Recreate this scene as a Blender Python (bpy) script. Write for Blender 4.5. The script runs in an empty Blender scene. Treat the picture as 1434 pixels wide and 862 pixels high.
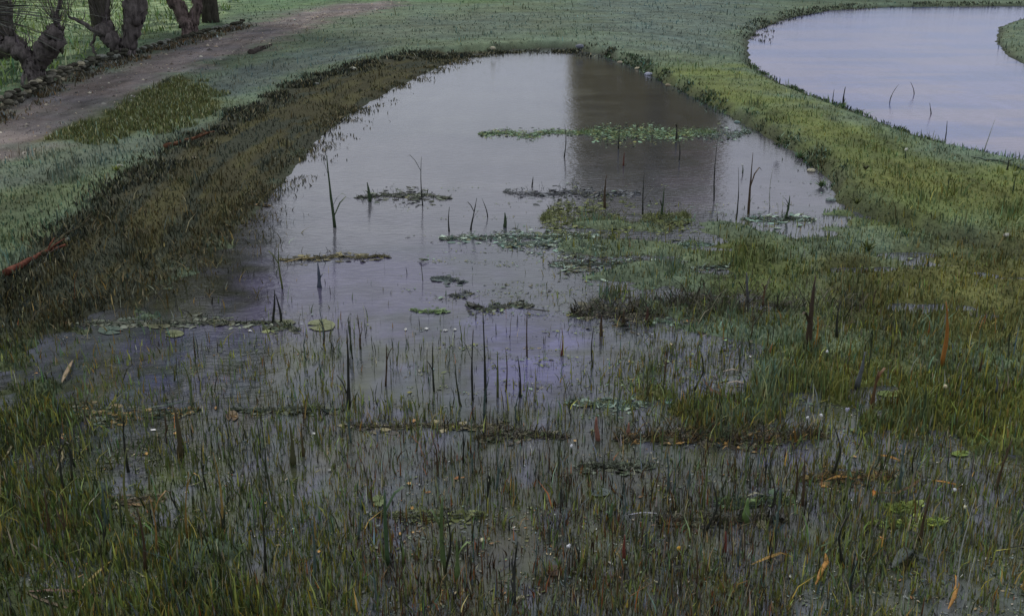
import bpy, math, random
import numpy as np
from mathutils import Vector

random.seed(7)
RNG = np.random.default_rng(7)
SC = bpy.context.scene
COL = SC.collection

# ------------------------------------------------------------------ camera
CAM_H = 4.0
FPX = 1538.0                      # focal length in pixels of a 1434 px wide frame
PITCH = math.atan(541.0 / FPX)
cam_d = bpy.data.cameras.new('camera')
cam_d.sensor_width = 36.0
cam_d.lens = 36.0 * FPX / 1434.0
cam_d.clip_start = 0.1
cam_d.clip_end = 9000.0
cam = bpy.data.objects.new('camera', cam_d)
cam.location = (0, 0, CAM_H)
cam.rotation_euler = (math.radians(90) - PITCH, 0, 0)
COL.objects.link(cam)
SC.camera = cam

# ------------------------------------------------------------------ sky and sun (overcast)
SUN_EL, SUN_AZ = math.radians(48), math.radians(-35)
world = bpy.data.worlds.new('World')
SC.world = world
world.use_nodes = True
wn, wl = world.node_tree.nodes, world.node_tree.links
wn.clear()
w_out = wn.new('ShaderNodeOutputWorld')
w_bg = wn.new('ShaderNodeBackground')
w_bg.inputs['Strength'].default_value = 0.1
w_sky = wn.new('ShaderNodeTexSky')
w_sky.sky_type = 'NISHITA'
w_sky.sun_disc = False
w_sky.sun_elevation = SUN_EL
w_sky.sun_rotation = SUN_AZ
w_sky.air_density = 1.5
w_sky.dust_density = 3.0
w_tc = wn.new('ShaderNodeTexCoord')
w_map = wn.new('ShaderNodeMapping')
w_map.inputs['Scale'].default_value = (1.4, 1.4, 6.5)
w_no = wn.new('ShaderNodeTexNoise')
w_no.inputs['Scale'].default_value = 2.2
w_no.inputs['Detail'].default_value = 6
w_ramp = wn.new('ShaderNodeValToRGB')
w_ramp.color_ramp.elements[0].position = 0.35
w_ramp.color_ramp.elements[0].color = (4.4, 4.65, 5.4, 1)
w_ramp.color_ramp.elements[1].position = 0.68
w_ramp.color_ramp.elements[1].color = (6.4, 6.55, 7.0, 1)
w_mix = wn.new('ShaderNodeMix')
w_mix.data_type = 'RGBA'
w_mix.inputs[0].default_value = 0.9
wl.new(w_tc.outputs['Generated'], w_map.inputs['Vector'])
wl.new(w_map.outputs['Vector'], w_no.inputs['Vector'])
wl.new(w_no.outputs['Fac'], w_ramp.inputs['Fac'])
wl.new(w_sky.outputs['Color'], w_mix.inputs[6])
wl.new(w_ramp.outputs['Color'], w_mix.inputs[7])
# sky dulled and made bluer near the unseen horizon, added to deepen pond reflections
w_sep = wn.new('ShaderNodeSeparateXYZ')
w_low = wn.new('ShaderNodeMapRange')
w_low.inputs['From Min'].default_value = 0.03
w_low.inputs['From Max'].default_value = 0.21
w_tint = wn.new('ShaderNodeMix')
w_tint.data_type = 'RGBA'
w_tint.inputs[6].default_value = (0.62, 0.68, 0.86, 1)
w_tint.inputs[7].default_value = (1.0, 1.0, 1.0, 1)
w_mul = wn.new('ShaderNodeMix')
w_mul.data_type = 'RGBA'
w_mul.blend_type = 'MULTIPLY'
w_mul.inputs[0].default_value = 1.0
wl.new(w_tc.outputs['Generated'], w_sep.inputs[0])
wl.new(w_sep.outputs['Z'], w_low.inputs['Value'])
wl.new(w_low.outputs['Result'], w_tint.inputs[0])
wl.new(w_mix.outputs[2], w_mul.inputs[6])
wl.new(w_tint.outputs[2], w_mul.inputs[7])
wl.new(w_mul.outputs[2], w_bg.inputs['Color'])
wl.new(w_bg.outputs['Background'], w_out.inputs['Surface'])

sun_d = bpy.data.lights.new('sun', 'SUN')
sun_d.energy = 1.3
sun_d.angle = math.radians(14)
sun_d.color = (1.0, 0.95, 0.86)
sun = bpy.data.objects.new('sun', sun_d)
sdir = Vector((math.sin(SUN_AZ) * math.cos(SUN_EL), math.cos(SUN_AZ) * math.cos(SUN_EL), math.sin(SUN_EL)))
sun.rotation_euler = sdir.to_track_quat('Z', 'Y').to_euler()
sun.location = (0, 0, 60)
COL.objects.link(sun)

SC.view_settings.view_transform = 'Standard'
SC.view_settings.look = 'None'
SC.view_settings.exposure = 0.34
SC.view_settings.gamma = 1.0
SC.view_settings.use_curve_mapping = False
SC.cycles.max_bounces = 5
SC.cycles.transparent_max_bounces = 8

# ------------------------------------------------------------------ helpers: projection, colour, noise
CP, SP = math.cos(PITCH), math.sin(PITCH)

def ray(px, py):
    x = (np.asarray(px, float) - 717.0) / FPX
    u = (431.0 - np.asarray(py, float)) / FPX
    return x, CP + u * SP, -SP + u * CP

def at(px, py, z=0.0):
    """photo position -> point on the level z"""
    dx, dy, dz = ray(px, py)
    t = (z - CAM_H) / dz
    return dx * t, dy * t

def at_depth(px, py, Y):
    dx, dy, dz = ray(px, py)
    t = Y / dy
    return Vector((float(dx * t), float(Y), float(CAM_H + dz * t)))

ILL = 0.80
def lin(c):
    c = np.asarray(c, float) / 255.0
    return np.where(c <= 0.04045, c / 12.92, ((c + 0.055) / 1.055) ** 2.4)

def alb(r, g, b, k=1.0):
    return np.clip(lin((r, g, b)) / ILL * k, 0.004, 0.8)

def _hash(ix, iy, seed):
    h = (ix.astype(np.int64) * 374761393 + iy.astype(np.int64) * 668265263 + seed * 974634777) & 0xffffffff
    h = ((h ^ (h >> 13)) * 1274126177) & 0xffffffff
    return ((h ^ (h >> 16)) & 0xffff) / 65535.0

def vnoise(x, y, seed=0):
    x = np.asarray(x, float); y = np.asarray(y, float)
    ix, iy = np.floor(x), np.floor(y)
    fx, fy = x - ix, y - iy
    fx = fx * fx * (3 - 2 * fx); fy = fy * fy * (3 - 2 * fy)
    a = _hash(ix, iy, seed); b = _hash(ix + 1, iy, seed)
    c = _hash(ix, iy + 1, seed); d = _hash(ix + 1, iy + 1, seed)
    return (a * (1 - fx) + b * fx) * (1 - fy) + (c * (1 - fx) + d * fx) * fy

def fbm(x, y, seed=0, octv=4):
    s, a, t = 0.0, 1.0, 0.0
    for i in range(octv):
        s = s + a * vnoise(x, y, seed + i * 17); t += a
        x = x * 2.03 + 11.3; y = y * 2.03 + 5.7; a *= 0.5
    return s / t

def poly(pts, z=0.0):
    a = np.array(pts, float)
    X, Y = at(a[:, 0], a[:, 1], z)
    return np.stack([X, Y], 1)

def sdist(P, x, y):
    """signed distance to polygon, negative inside"""
    x = np.asarray(x, float); y = np.asarray(y, float)
    d = np.full(x.shape, 1e18); inside = np.zeros(x.shape, bool)
    n = len(P)
    for i in range(n):
        ax, ay = P[i]; bx, by = P[(i + 1) % n]
        ex, ey = bx - ax, by - ay
        t = np.clip(((x - ax) * ex + (y - ay) * ey) / (ex * ex + ey * ey + 1e-12), 0, 1)
        d = np.minimum(d, (x - ax - t * ex) ** 2 + (y - ay - t * ey) ** 2)
        if ay != by:
            c = ((ay > y) != (by > y)) & (x < (bx - ax) * (y - ay) / (by - ay) + ax)
            inside ^= c
    d = np.sqrt(d)
    return np.where(inside, -d, d)

def pdist(P, x, y):
    """distance to an open polyline"""
    d = np.full(np.shape(x), 1e18)
    for i in range(len(P) - 1):
        ax, ay = P[i]; bx, by = P[i + 1]
        ex, ey = bx - ax, by - ay
        t = np.clip(((x - ax) * ex + (y - ay) * ey) / (ex * ex + ey * ey + 1e-12), 0, 1)
        d = np.minimum(d, (x - ax - t * ex) ** 2 + (y - ay - t * ey) ** 2)
    return np.sqrt(d)

def sstep(a, b, v):
    t = np.clip((v - a) / (b - a), 0, 1)
    return t * t * (3 - 2 * t)

# ------------------------------------------------------------------ the lie of the land
# outlines are read from the photograph and laid down on the water level
POND = poly([(660, 76), (720, 69), (790, 67), (840, 76), (890, 94), (945, 122), (1000, 150), (1050, 178), (1100, 205),
             (1145, 236), (1166, 262), (1166, 280), (1210, 300), (1330, 340), (1500, 380), (1800, 460), (2300, 700), (2600, 1200),
             (1400, 1500), (0, 1500), (-1200, 1200), (-600, 760), (-250, 560), (-60, 500), (60, 470), (150, 430),
             (235, 385), (310, 335), (365, 290), (400, 250), (440, 205), (475, 170), (510, 148), (560, 120), (610, 95)])
POND2 = poly([(1062, 42), (1047, 58), (1050, 90), (1078, 110), (1130, 133), (1185, 152), (1250, 178), (1310, 200), (1375, 215),
              (1440, 228), (1560, 250), (1800, 260), (1900, 200), (1700, 120), (1500, 98), (1437, 92), (1410, 78), (1394, 58),
              (1400, 38), (1434, 26), (1600, 26), (1600, 8), (1434, 9), (1250, 10), (1160, 15), (1100, 27)])
LIP = poly([(-300, 560), (-60, 440), (45, 372), (110, 320), (170, 268), (240, 218), (330, 166), (420, 122), (500, 94), (600, 74),
            (700, 65), (800, 63), (850, 70)], 0.2)
SLOPE = poly([(-300, 620), (-60, 460), (45, 380), (110, 325), (170, 272), (240, 222), (330, 170), (420, 126), (500, 97), (600, 77),
              (680, 70), (610, 95), (560, 120), (510, 148), (475, 170), (440, 205), (400, 250), (365, 290), (310, 335), (235, 385), (150, 430), (60, 470), (-60, 500)], 0.04)
MARSH = poly([(770, 345), (780, 292), (850, 300), (980, 300), (1110, 310), (1180, 290), (1300, 310), (1500, 330), (1900, 420), (1900, 740),
              (1434, 660), (1290, 650), (1200, 625), (1100, 610), (980, 600), (880, 572), (830, 520), (880, 455), (810, 430), (790, 390)])
WETLEFT = poly([(-400, 560), (-60, 440), (40, 400), (130, 420), (120, 520), (100, 600), (170, 650), (290, 730), (380, 780), (470, 850), (600, 1000),
                (-200, 1200), (-900, 900)])

PUDDLES = [poly([(925, 468), (1085, 478), (1060, 572), (940, 562)]), poly([(676, 428), (790, 432), (848, 490), (800, 566), (690, 550)]),
           poly([(870, 325), (960, 330), (955, 345), (870, 340)]), poly([(1180, 540), (1260, 545), (1250, 590), (1170, 580)])]
LEFTMUD = poly([(90, 345), (250, 290), (390, 275), (380, 330), (330, 420), (230, 450), (90, 460), (20, 440)])

def height(x, y):
    x = np.asarray(x, float); y = np.asarray(y, float)
    d1 = sdist(POND, x, y); d2 = sdist(POND2, x, y)
    wob = (fbm(x * 1.7, y * 1.7, 3, 3) - 0.5) * 0.35 + (fbm(x * 7, y * 7, 4, 3) - 0.5) * 0.22
    d1 = d1 + wob * 0.6; d2 = d2 + wob * 0.5
    left = sdist(SLOPE, x, y)
    inS = sstep(0.25, -0.1, left)
    # steep cut bank, except on the muddy left slope where it rises slowly
    w1 = 0.22 * (1 - inS) + 1.6 * inS
    h1 = np.where(d1 > 0, 0.20 * sstep(0, 1, d1 / w1) + 0.12 * (1 - np.exp(-np.maximum(d1, 0) / 6)), -0.30 * sstep(0, 0.9, -d1))
    h2 = np.where(d2 > 0, 0.12 * sstep(0, 0.5, d2) + 0.2 * (1 - np.exp(-np.maximum(d2, 0) / 6)), -0.30 * sstep(0, 0.9, -d2))
    h = np.minimum(h1, h2)
    # marsh: ground breaking the surface here and there
    m = sstep(0.5, -0.7, sdist(MARSH, x, y) + (fbm(x * 1.1, y * 1.6, 9) - 0.5) * 2.2)
    east = sstep(1.5, 4.5, x - (y - 9) * 0.12)
    hm = (fbm(x * 1.2, y * 2.9, 21, 5) - 0.42 + 0.11 * east) * 0.24
    for Pp in PUDDLES:
        hm = hm - 0.09 * sstep(0.15, -0.35, sdist(Pp, x, y) + (fbm(x * 2.5, y * 3.5, 25) - 0.5) * 0.6)
    h = np.where(d1 < 0.6, np.maximum(h, -0.3 * (1 - m) + hm * m), h)
    m3 = sstep(0.3, -0.5, sdist(WETLEFT, x, y) + (fbm(x * 1.3, y * 1.8, 31) - 0.5) * 1.5)
    hl = (fbm(x * 1.3, y * 2.3, 27, 5) - 0.38) * 0.2
    h = np.where(d1 < 0.3, np.maximum(h, -0.3 * (1 - m3) + hl * m3), h)
    m4 = sstep(0.4, -0.8, sdist(LEFTMUD, x, y) + (fbm(x * 1.3, y * 1.8, 33) - 0.5) * 1.8)
    h = np.where(d1 < 0.3, np.maximum(h, -0.3 * (1 - m4) + (fbm(x * 1.2, y * 2.6, 29, 5) - 0.50) * 0.2 * m4), h)
    land = sstep(0.2, 1.5, np.minimum(d1, d2))
    h = h + land * (fbm(x * 0.35, y * 0.35, 5, 3) - 0.5) * 0.10 + land * (fbm(x * 3, y * 3, 6, 3) - 0.5) * 0.03
    return h

def ground(px, py, lift=0.0):
    z = 0.1
    for _ in range(6):
        X, Y = at(px, py, z)
        z = float(height(np.array([X]), np.array([Y]))[0])
    z = max(z, 0.0)
    X, Y = at(px, py, z)
    return Vector((float(X), float(Y), z + lift))

# ------------------------------------------------------------------ colours of the ground, in patches (sRGB as the surfaces look)
PATCH = [  # polygon in photo coordinates, colour, softness in metres
    ([(-900, -60), (700, -60), (700, 10), (480, 8), (330, 30), (270, 48), (190, 72), (100, 105), (0, 150), (-900, 520)], (86, 108, 76), 1.0), ([(-100, -40), (250, -60), (240, 20), (120, 60), (0, 90)], (118, 142, 96), .9),
    ([(-900, 560), (-300, 330), (0, 170), (90, 125), (200, 88), (300, 58), (390, 30), (470, 12), (560, 6), (560, 14), (460, 34), (390, 62),
      (310, 92), (250, 112), (170, 150), (70, 205), (0, 235), (-300, 420), (-900, 760)], (108, 101, 98), 0.8),
    ([(255, 130), (330, 102), (420, 78), (500, 62), (560, 66), (480, 90), (400, 112), (330, 140), (290, 142)], (86, 97, 90), 0.5),
    ([(60, 230), (130, 210), (200, 196), (300, 172), (330, 168), (260, 196), (180, 232), (100, 262), (20, 280), (-60, 280)], (86, 97, 84), 0.5),
    ([(75, 190), (160, 158), (215, 128), (250, 113), (290, 130), (310, 150), (290, 168), (200, 190), (120, 205), (70, 205)], (74, 78, 42), 0.3),
    ([(-60, 290), (100, 262), (180, 236), (120, 300), (60, 350), (-60, 420)], (84, 96, 68), 0.5),
    ([(560, 30), (760, 20), (800, 45), (700, 55), (560, 60), (470, 80), (400, 90), (460, 60)], (86, 98, 84), 1.2),
    ([(780, -40), (1100, -40), (1060, 20), (1035, 60), (980, 80), (900, 75), (830, 50)], (88, 101, 92), 2.0),
    ([(900, 90), (1040, 90), (1090, 125), (1200, 170), (1300, 215), (1434, 235), (1700, 280), (1700, 330), (1300, 320), (1190, 285),
      (1160, 240), (1080, 190), (990, 140)], (93, 104, 60), 1.0),
    ([(1100, 160), (1200, 200), (1340, 250), (1600, 290), (1500, 310), (1250, 290), (1180, 250)], (90, 98, 56), 0.9),
    ([(1150, 350), (1434, 340), (1800, 380), (1800, 500), (1434, 470), (1250, 470), (1120, 420)], (88, 90, 52), 0.8),
    ([(1130, 500), (1434, 500), (1800, 560), (1800, 640), (1434, 600), (1150, 590)], (86, 92, 46), 0.8),
    ([(830, 480), (1050, 560), (1150, 600), (900, 610), (820, 560)], (84, 86, 50), 0.6),
    ([(980, 330), (1100, 330), (1120, 400), (1000, 420)], (86, 96, 56), 0.5),
    ([(-400, 560), (0, 420), (120, 400), (200, 640), (420, 860), (200, 1200), (-900, 900)], (66, 74, 48), 0.8),
]
PATCH = [(poly(p, 0.15), np.array(alb(*c)), s) for p, c, s in PATCH]
BACK = poly([(-900, -60), (400, -60), (330, 22), (240, 50), (190, 66), (100, 100), (0, 145), (-900, 500)], .2)
PATH = poly([(-900, 560), (-300, 330), (0, 170), (90, 125), (200, 88), (300, 58), (390, 30), (470, 12), (560, 6), (560, 14), (460, 34), (390, 62), (310, 92), (250, 112), (170, 150), (70, 205), (0, 235), (-300, 420), (-900, 760)], .15)
BASE = np.array(alb(90, 104, 84))
MUD = np.array(alb(54, 53, 34))
LIPC = np.array(alb(50, 52, 40))

def ground_colour(x, y, z):
    x = np.asarray(x, float); y = np.asarray(y, float); z = np.asarray(z, float)
    c = np.repeat(BASE[None, :], x.size, 0)
    for i, (P, col, s) in enumerate(PATCH):
        sc = 1.5 / (s + 0.4)
        d = sdist(P, x, y) + (fbm(x * sc, y * sc, 40 + i, 4) - 0.5) * 2.4 * s
        w = sstep(s, -s, d)[:, None]
        c = c * (1 - w) + col[None, :] * w
    bm = (sstep(.4, -.8, sdist(BACK, x, y)))[:, None]
    mo = fbm(x * 1.6, y * 1.3, 58, 4)[:, None]
    c = np.where(mo > .5, c * (1 - bm * .75) + np.array(alb(134, 152, 112)) * bm * .75 * 1.0, c * (1 - .35 * bm))
    # ruts and trodden streaks of the path
    dw = sdist(BACK, x, y); pm = sstep(.3, -.3, sdist(PATH, x, y))[:, None]
    ru = fbm(dw * 2.6, (x - y) * .22, 59, 4)[:, None]
    c = c * (1 + pm * (ru - .5) * .9)
    # streaks that follow the shore
    dl = pdist(LIP, x, y); d1 = sdist(POND, x, y); d2 = sdist(POND2, x, y)
    st = fbm(np.minimum(dl, 40) * 3.2, (x + y) * 0.35, 61, 4)
    st2 = fbm(x * 0.6, y * 0.6, 63, 4); st3 = fbm(x * 5, y * 4, 64, 3)
    c = c * (0.55 + 0.62 * st + 0.4 * (st2 - 0.5) + 0.65 * (st3 - 0.5) + .35 * (fbm(x * 14, y * 9, 67, 2) - .5))[:, None]
    # hue wander: olive / blue green
    hw = (fbm(x * 0.8, y * 0.9, 70, 4) - 0.5)[:, None]
    c = c * (1 + hw * np.array([0.2, 0.03, -0.22])[None, :])
    # bare mud on the left slope, dark soil along the lip and at every water's edge
    sl = sstep(0.15, -0.25, sdist(SLOPE, x, y) + (fbm(x * 2, y * 2, 80) - 0.5) * 0.7)
    ms = fbm(dl * 9, (x + y) * 0.8, 81, 4)
    olive = np.array(alb(66, 65, 40)); slate = np.array(alb(48, 52, 40))
    mm = MUD[None, :] * (1 - sstep(.5, .68, ms))[:, None] + olive[None, :] * sstep(.5, .68, ms)[:, None]
    mm = np.where((fbm(dl * 4, (x + y) * .4, 83, 3) > 0.6)[:, None], slate[None, :], mm)
    c = c * (1 - sl[:, None]) + mm * sl[:, None]
    lw = sstep(0.34, 0.05, dl + (fbm(x * 2.4, y * 2.4, 85) - 0.5) * 0.55) * sstep(-30, -22, x * 0 - 20)
    c = c * (1 - 0.85 * lw[:, None]) + LIPC[None, :] * 0.85 * lw[:, None]
    e = sstep(0.32, 0.02, np.abs(np.minimum(d1, d2)) + (fbm(x * 2, y * 2, 87) - 0.5) * 0.3)
    c = c * (1 - 0.7 * e[:, None]) + LIPC[None, :] * 0.7 * e[:, None]
    wet = sstep(0.03, -0.02, z)[:, None]
    c = c * (1 - 0.5 * wet)
    far = sstep(60, 220, y)[:, None]
    c = c * (1 - far) + np.array(alb(84, 98, 80))[None, :] * far
    return np.clip(c, 0.004, 0.6)

# ------------------------------------------------------------------ materials
def new_mat(name):
    m = bpy.data.materials.new(name)
    m.use_nodes = True
    nt = m.node_tree
    b = nt.nodes['Principled BSDF']
    return m, nt, b

def N(nt, kind, **kw):
    n = nt.nodes.new(kind)
    for k, v in kw.items():
        if k.startswith('_'):
            setattr(n, k[1:], v)
        else:
            n.inputs[k.replace('_', ' ')].default_value = v
    return n

def mottled(name, colour=None, var=0.35, scale=20.0, rough=0.85, spec=0.2, bump=0.3, bdist=0.01, stretch=(1, 1, 1), attr=None, coarse=None,
            translucent=False):
    """surface colour (own or from the mesh's colour attribute) broken up by two noises, with bump"""
    m, nt, b = new_mat(name)
    L = nt.links
    b.inputs['Roughness'].default_value = rough
    b.inputs['Specular IOR Level'].default_value = spec
    tc = N(nt, 'ShaderNodeTexCoord')
    mp = N(nt, 'ShaderNodeMapping'); mp.inputs['Scale'].default_value = stretch
    L.new(tc.outputs['Object'], mp.inputs['Vector'])
    n1 = N(nt, 'ShaderNodeTexNoise', Scale=scale, Detail=6.0, Roughness=0.65)
    L.new(mp.outputs['Vector'], n1.inputs['Vector'])
    r = N(nt, 'ShaderNodeMapRange'); r.inputs['From Min'].default_value = 0.3; r.inputs['From Max'].default_value = 0.7
    r.inputs['To Min'].default_value = 1 - var; r.inputs['To Max'].default_value = 1 + var
    L.new(n1.outputs['Fac'], r.inputs['Value'])
    mul = N(nt, 'ShaderNodeVectorMath', _operation='SCALE')
    if attr:
        a = N(nt, 'ShaderNodeAttribute', _attribute_name=attr)
        L.new(a.outputs['Color'], mul.inputs[0])
    else:
        mul.inputs[0].default_value = tuple(colour[:3])
    L.new(r.outputs['Result'], mul.inputs['Scale'])
    L.new(mul.outputs['Vector'], b.inputs['Base Color'])
    if bump:
        bp = N(nt, 'ShaderNodeBump', Strength=bump, Distance=bdist)
        L.new(n1.outputs['Fac'], bp.inputs['Height'])
        L.new(bp.outputs['Normal'], b.inputs['Normal'])
    return m

M_GROUND = mottled('meadow_ground', attr='Col', var=0.38, scale=26, rough=0.9, spec=0.15, bump=0.6, bdist=0.03)
M_BLADE = mottled('grass_blades', attr='Col', var=0.15, scale=30, rough=0.6, spec=0.25, bump=0)
M_BARK = mottled('willow_bark', attr='Col', var=0.75, scale=9, rough=0.9, spec=0.1, bump=0.9, bdist=0.05, stretch=(1, 1, 0.3))
M_STONE = mottled('wall_stone', attr='Col', var=0.3, scale=22, rough=0.9, spec=0.15, bump=0.7, bdist=0.02)
M_PLANT = mottled('plant', attr='Col', var=0.3, scale=60, rough=0.55, spec=0.3, bump=0.25, bdist=0.004)

def water_material():
    m, nt, b = new_mat('pond_water')
    L = nt.links
    a = N(nt, 'ShaderNodeAttribute', _attribute_name='Col')
    tc = N(nt, 'ShaderNodeTexCoord')
    mp = N(nt, 'ShaderNodeMapping'); mp.inputs['Scale'].default_value = (1.0, 2.4, 1)
    L.new(tc.outputs['Object'], mp.inputs['Vector'])
    n0 = N(nt, 'ShaderNodeTexNoise', Scale=3.5, Detail=8.0, Roughness=0.7)
    L.new(mp.outputs['Vector'], n0.inputs['Vector'])
    r = N(nt, 'ShaderNodeMapRange'); r.inputs['From Min'].default_value = 0.3; r.inputs['From Max'].default_value = 0.7
    r.inputs['To Min'].default_value = 0.7; r.inputs['To Max'].default_value = 1.3
    L.new(n0.outputs['Fac'], r.inputs['Value'])
    mul = N(nt, 'ShaderNodeVectorMath', _operation='SCALE')
    L.new(a.outputs['Color'], mul.inputs[0]); L.new(r.outputs['Result'], mul.inputs['Scale'])
    L.new(mul.outputs['Vector'], b.inputs['Base Color'])
    b.inputs['Roughness'].default_value = 0.07
    b.inputs['IOR'].default_value = 1.42
    n1 = N(nt, 'ShaderNodeTexNoise', Scale=9.0, Detail=4.0, Roughness=0.55)
    mp2 = N(nt, 'ShaderNodeMapping'); mp2.inputs['Scale'].default_value = (0.8, 1.5, 1)
    L.new(tc.outputs['Object'], mp2.inputs['Vector']); L.new(mp2.outputs['Vector'], n1.inputs['Vector'])
    bp = N(nt, 'ShaderNodeBump', Strength=0.6, Distance=0.008)
    L.new(n1.outputs['Fac'], bp.inputs['Height']); L.new(bp.outputs['Normal'], b.inputs['Normal'])
    return m
M_WATER = water_material()

# ------------------------------------------------------------------ mesh helpers
def tag(o, label=None, cat=None, group=None, kind=None):
    if label: o['label'] = label
    if cat: o['category'] = cat
    if group: o['group'] = group
    if kind: o['kind'] = kind
    return o

def mesh_from(name, V, F, cols=None, smooth=False):
    """V (n,3); F list of index tuples or (m,k) array; cols (n,3) linear"""
    me = bpy.data.meshes.new(name)
    V = np.asarray(V, np.float32)
    if isinstance(F, np.ndarray):
        k = F.shape[1]
        me.vertices.add(len(V)); me.vertices.foreach_set('co', V.ravel())
        me.loops.add(F.size); me.loops.foreach_set('vertex_index', F.astype(np.int32).ravel())
        me.polygons.add(len(F)); me.polygons.foreach_set('loop_start', np.arange(0, F.size, k, dtype=np.int32))
        me.update(calc_edges=True)
    else:
        me.from_pydata([tuple(map(float, v)) for v in V], [], F)
        me.update()
    if cols is not None:
        a = me.color_attributes.new('Col', 'FLOAT_COLOR', 'POINT')
        c4 = np.ones((len(V), 4), np.float32); c4[:, :3] = cols
        a.data.foreach_set('color', c4.ravel())
    if smooth:
        me.polygons.foreach_set('use_smooth', np.ones(len(me.polygons), bool))
    return me

def link(name, me, mat, parent=None, loc=None):
    o = bpy.data.objects.new(name, me)
    if mat and not me.materials: me.materials.append(mat)
    COL.objects.link(o)
    if parent: o.parent = parent
    if loc is not None: o.location = loc
    return o

class MB:
    """collects tubes, blades and lumps, each with its own colour, into one mesh"""
    def __init__(self): self.V, self.F, self.C = [], [], []
    def add(self, V, F, c):
        n = len(self.V)
        self.V += [tuple(v) for v in V]
        self.F += [tuple(i + n for i in f) for f in F]
        c = np.asarray(c, float)
        self.C += ([tuple(c)] * len(V)) if c.ndim == 1 else [tuple(q) for q in c]
    def tube(self, pts, rad, c, seg=8, lump=0.0, cap=True):
        pts = [Vector(p) for p in pts]
        V, F, n = [], [], len(pts)
        ref = Vector((0.13, 0.97, 0.21)).normalized()
        for i, p in enumerate(pts):
            t = (pts[min(i + 1, n - 1)] - pts[max(i - 1, 0)]).normalized()
            a = t.cross(ref)
            a = a.normalized() if a.length > 0.05 else t.cross(Vector((1, 0, 0))).normalized()
            b = t.cross(a)
            for k in range(seg):
                an = 2 * math.pi * k / seg
                r = rad[i] * (1 + (random.random() - 0.5) * lump)
                V.append(p + a * math.cos(an) * r + b * math.sin(an) * r)
        for i in range(n - 1):
            for k in range(seg):
                q = (k + 1) % seg
                F.append((i * seg + k, i * seg + q, (i + 1) * seg + q, (i + 1) * seg + k))
        if cap:
            F.append(tuple(range(seg - 1, -1, -1))); F.append(tuple((n - 1) * seg + k for k in range(seg)))
        self.add(V, F, c)
    def blade(self, pts, w, c, yaw=0.0, fold=0.25):
        """a leaf blade: ribbon along pts with a folded midrib"""
        pts = [Vector(p) for p in pts]
        side = Vector((math.cos(yaw), math.sin(yaw), 0)); up = Vector((-math.sin(yaw), math.cos(yaw), 0.3))
        V, F, n = [], [], len(pts)
        for i, p in enumerate(pts):
            s = i / (n - 1)
            ww = w * (0.55 + 0.9 * s) * (1 - s) ** 0.6 if s < 1 else 0.0
            ww = max(ww, w * 0.04)
            V += [p - side * ww, p + up * ww * fold, p + side * ww]
        for i in range(n - 1):
            a = i * 3
            F += [(a, a + 1, a + 4, a + 3), (a + 1, a + 2, a + 5, a + 4)]
        self.add(V, F, c)
    def lump_(self, ctr, r, c, seg=7, ring=4, jit=0.25, sq=(1, 1, 1)):
        V, F = [], []
        V.append(Vector((0, 0, -1)))
        for i in range(1, ring):
            ph = math.pi * i / ring - math.pi / 2
            for k in range(seg):
                an = 2 * math.pi * k / seg
                V.append(Vector((math.cos(ph) * math.cos(an), math.cos(ph) * math.sin(an), math.sin(ph))))
        V.append(Vector((0, 0, 1)))
        V = [Vector(((v.x) * sq[0], v.y * sq[1], v.z * sq[2])) * r * (1 + (random.random() - 0.5) * jit) + Vector(ctr) for v in V]
        for k in range(seg): F.append((0, 1 + (k + 1) % seg, 1 + k))
        for i in range(ring - 2):
            for k in range(seg):
                a = 1 + i * seg
                F.append((a + k, a + (k + 1) % seg, a + seg + (k + 1) % seg, a + seg + k))
        a = 1 + (ring - 2) * seg; t = len(V) - 1
        for k in range(seg): F.append((a + k, a + (k + 1) % seg, t))
        self.add(V, F, c)
    def build(self, name, mat, parent=None, loc=None, smooth=True):
        me = mesh_from(name, self.V, self.F, np.array(self.C), smooth)
        return link(name, me, mat, parent, loc)

def grid_sheet(xs, ys, zf, cf, name, mat):
    X, Y = np.meshgrid(xs, ys)
    x, y = X.ravel(), Y.ravel()
    z = zf(x, y)
    c = cf(x, y, z)
    nx, ny = len(xs), len(ys)
    i = np.arange(nx * ny).reshape(ny, nx)
    F = np.stack([i[:-1, :-1].ravel(), i[:-1, 1:].ravel(), i[1:, 1:].ravel(), i[1:, :-1].ravel()], 1)
    me = mesh_from(name, np.stack([x, y, z], 1), F, c, True)
    return link(name, me, mat)

def axis(lo, a, b, hi, step, grow=1.35):
    mid = list(np.arange(a, b, step)); out, s, v = [], step, b
    while v < hi: out.append(v); s *= grow; v += s
    out.append(hi)
    pre, s, v = [], step, a - step
    while v > lo: pre.append(v); s *= grow; v -= s
    pre.append(lo)
    return np.array(pre[::-1] + mid + out)

# ------------------------------------------------------------------ ground and water
xs = axis(-3000, -17, 19, 3000, 0.075)
yy, v = [], 3.6
while v < 62: yy.append(v); v += max(0.045, 0.0078 * v)
s = 0.5
while v < 6000: yy.append(v); s *= 1.3; v += s
ys = np.concatenate([axis(-500, 3.0, 3.5, 3.6, 0.3)[:-1], np.array(yy)])
ys = np.unique(ys)
tag(grid_sheet(xs, ys, height, ground_colour, 'ground', M_GROUND), kind='structure')

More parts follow.
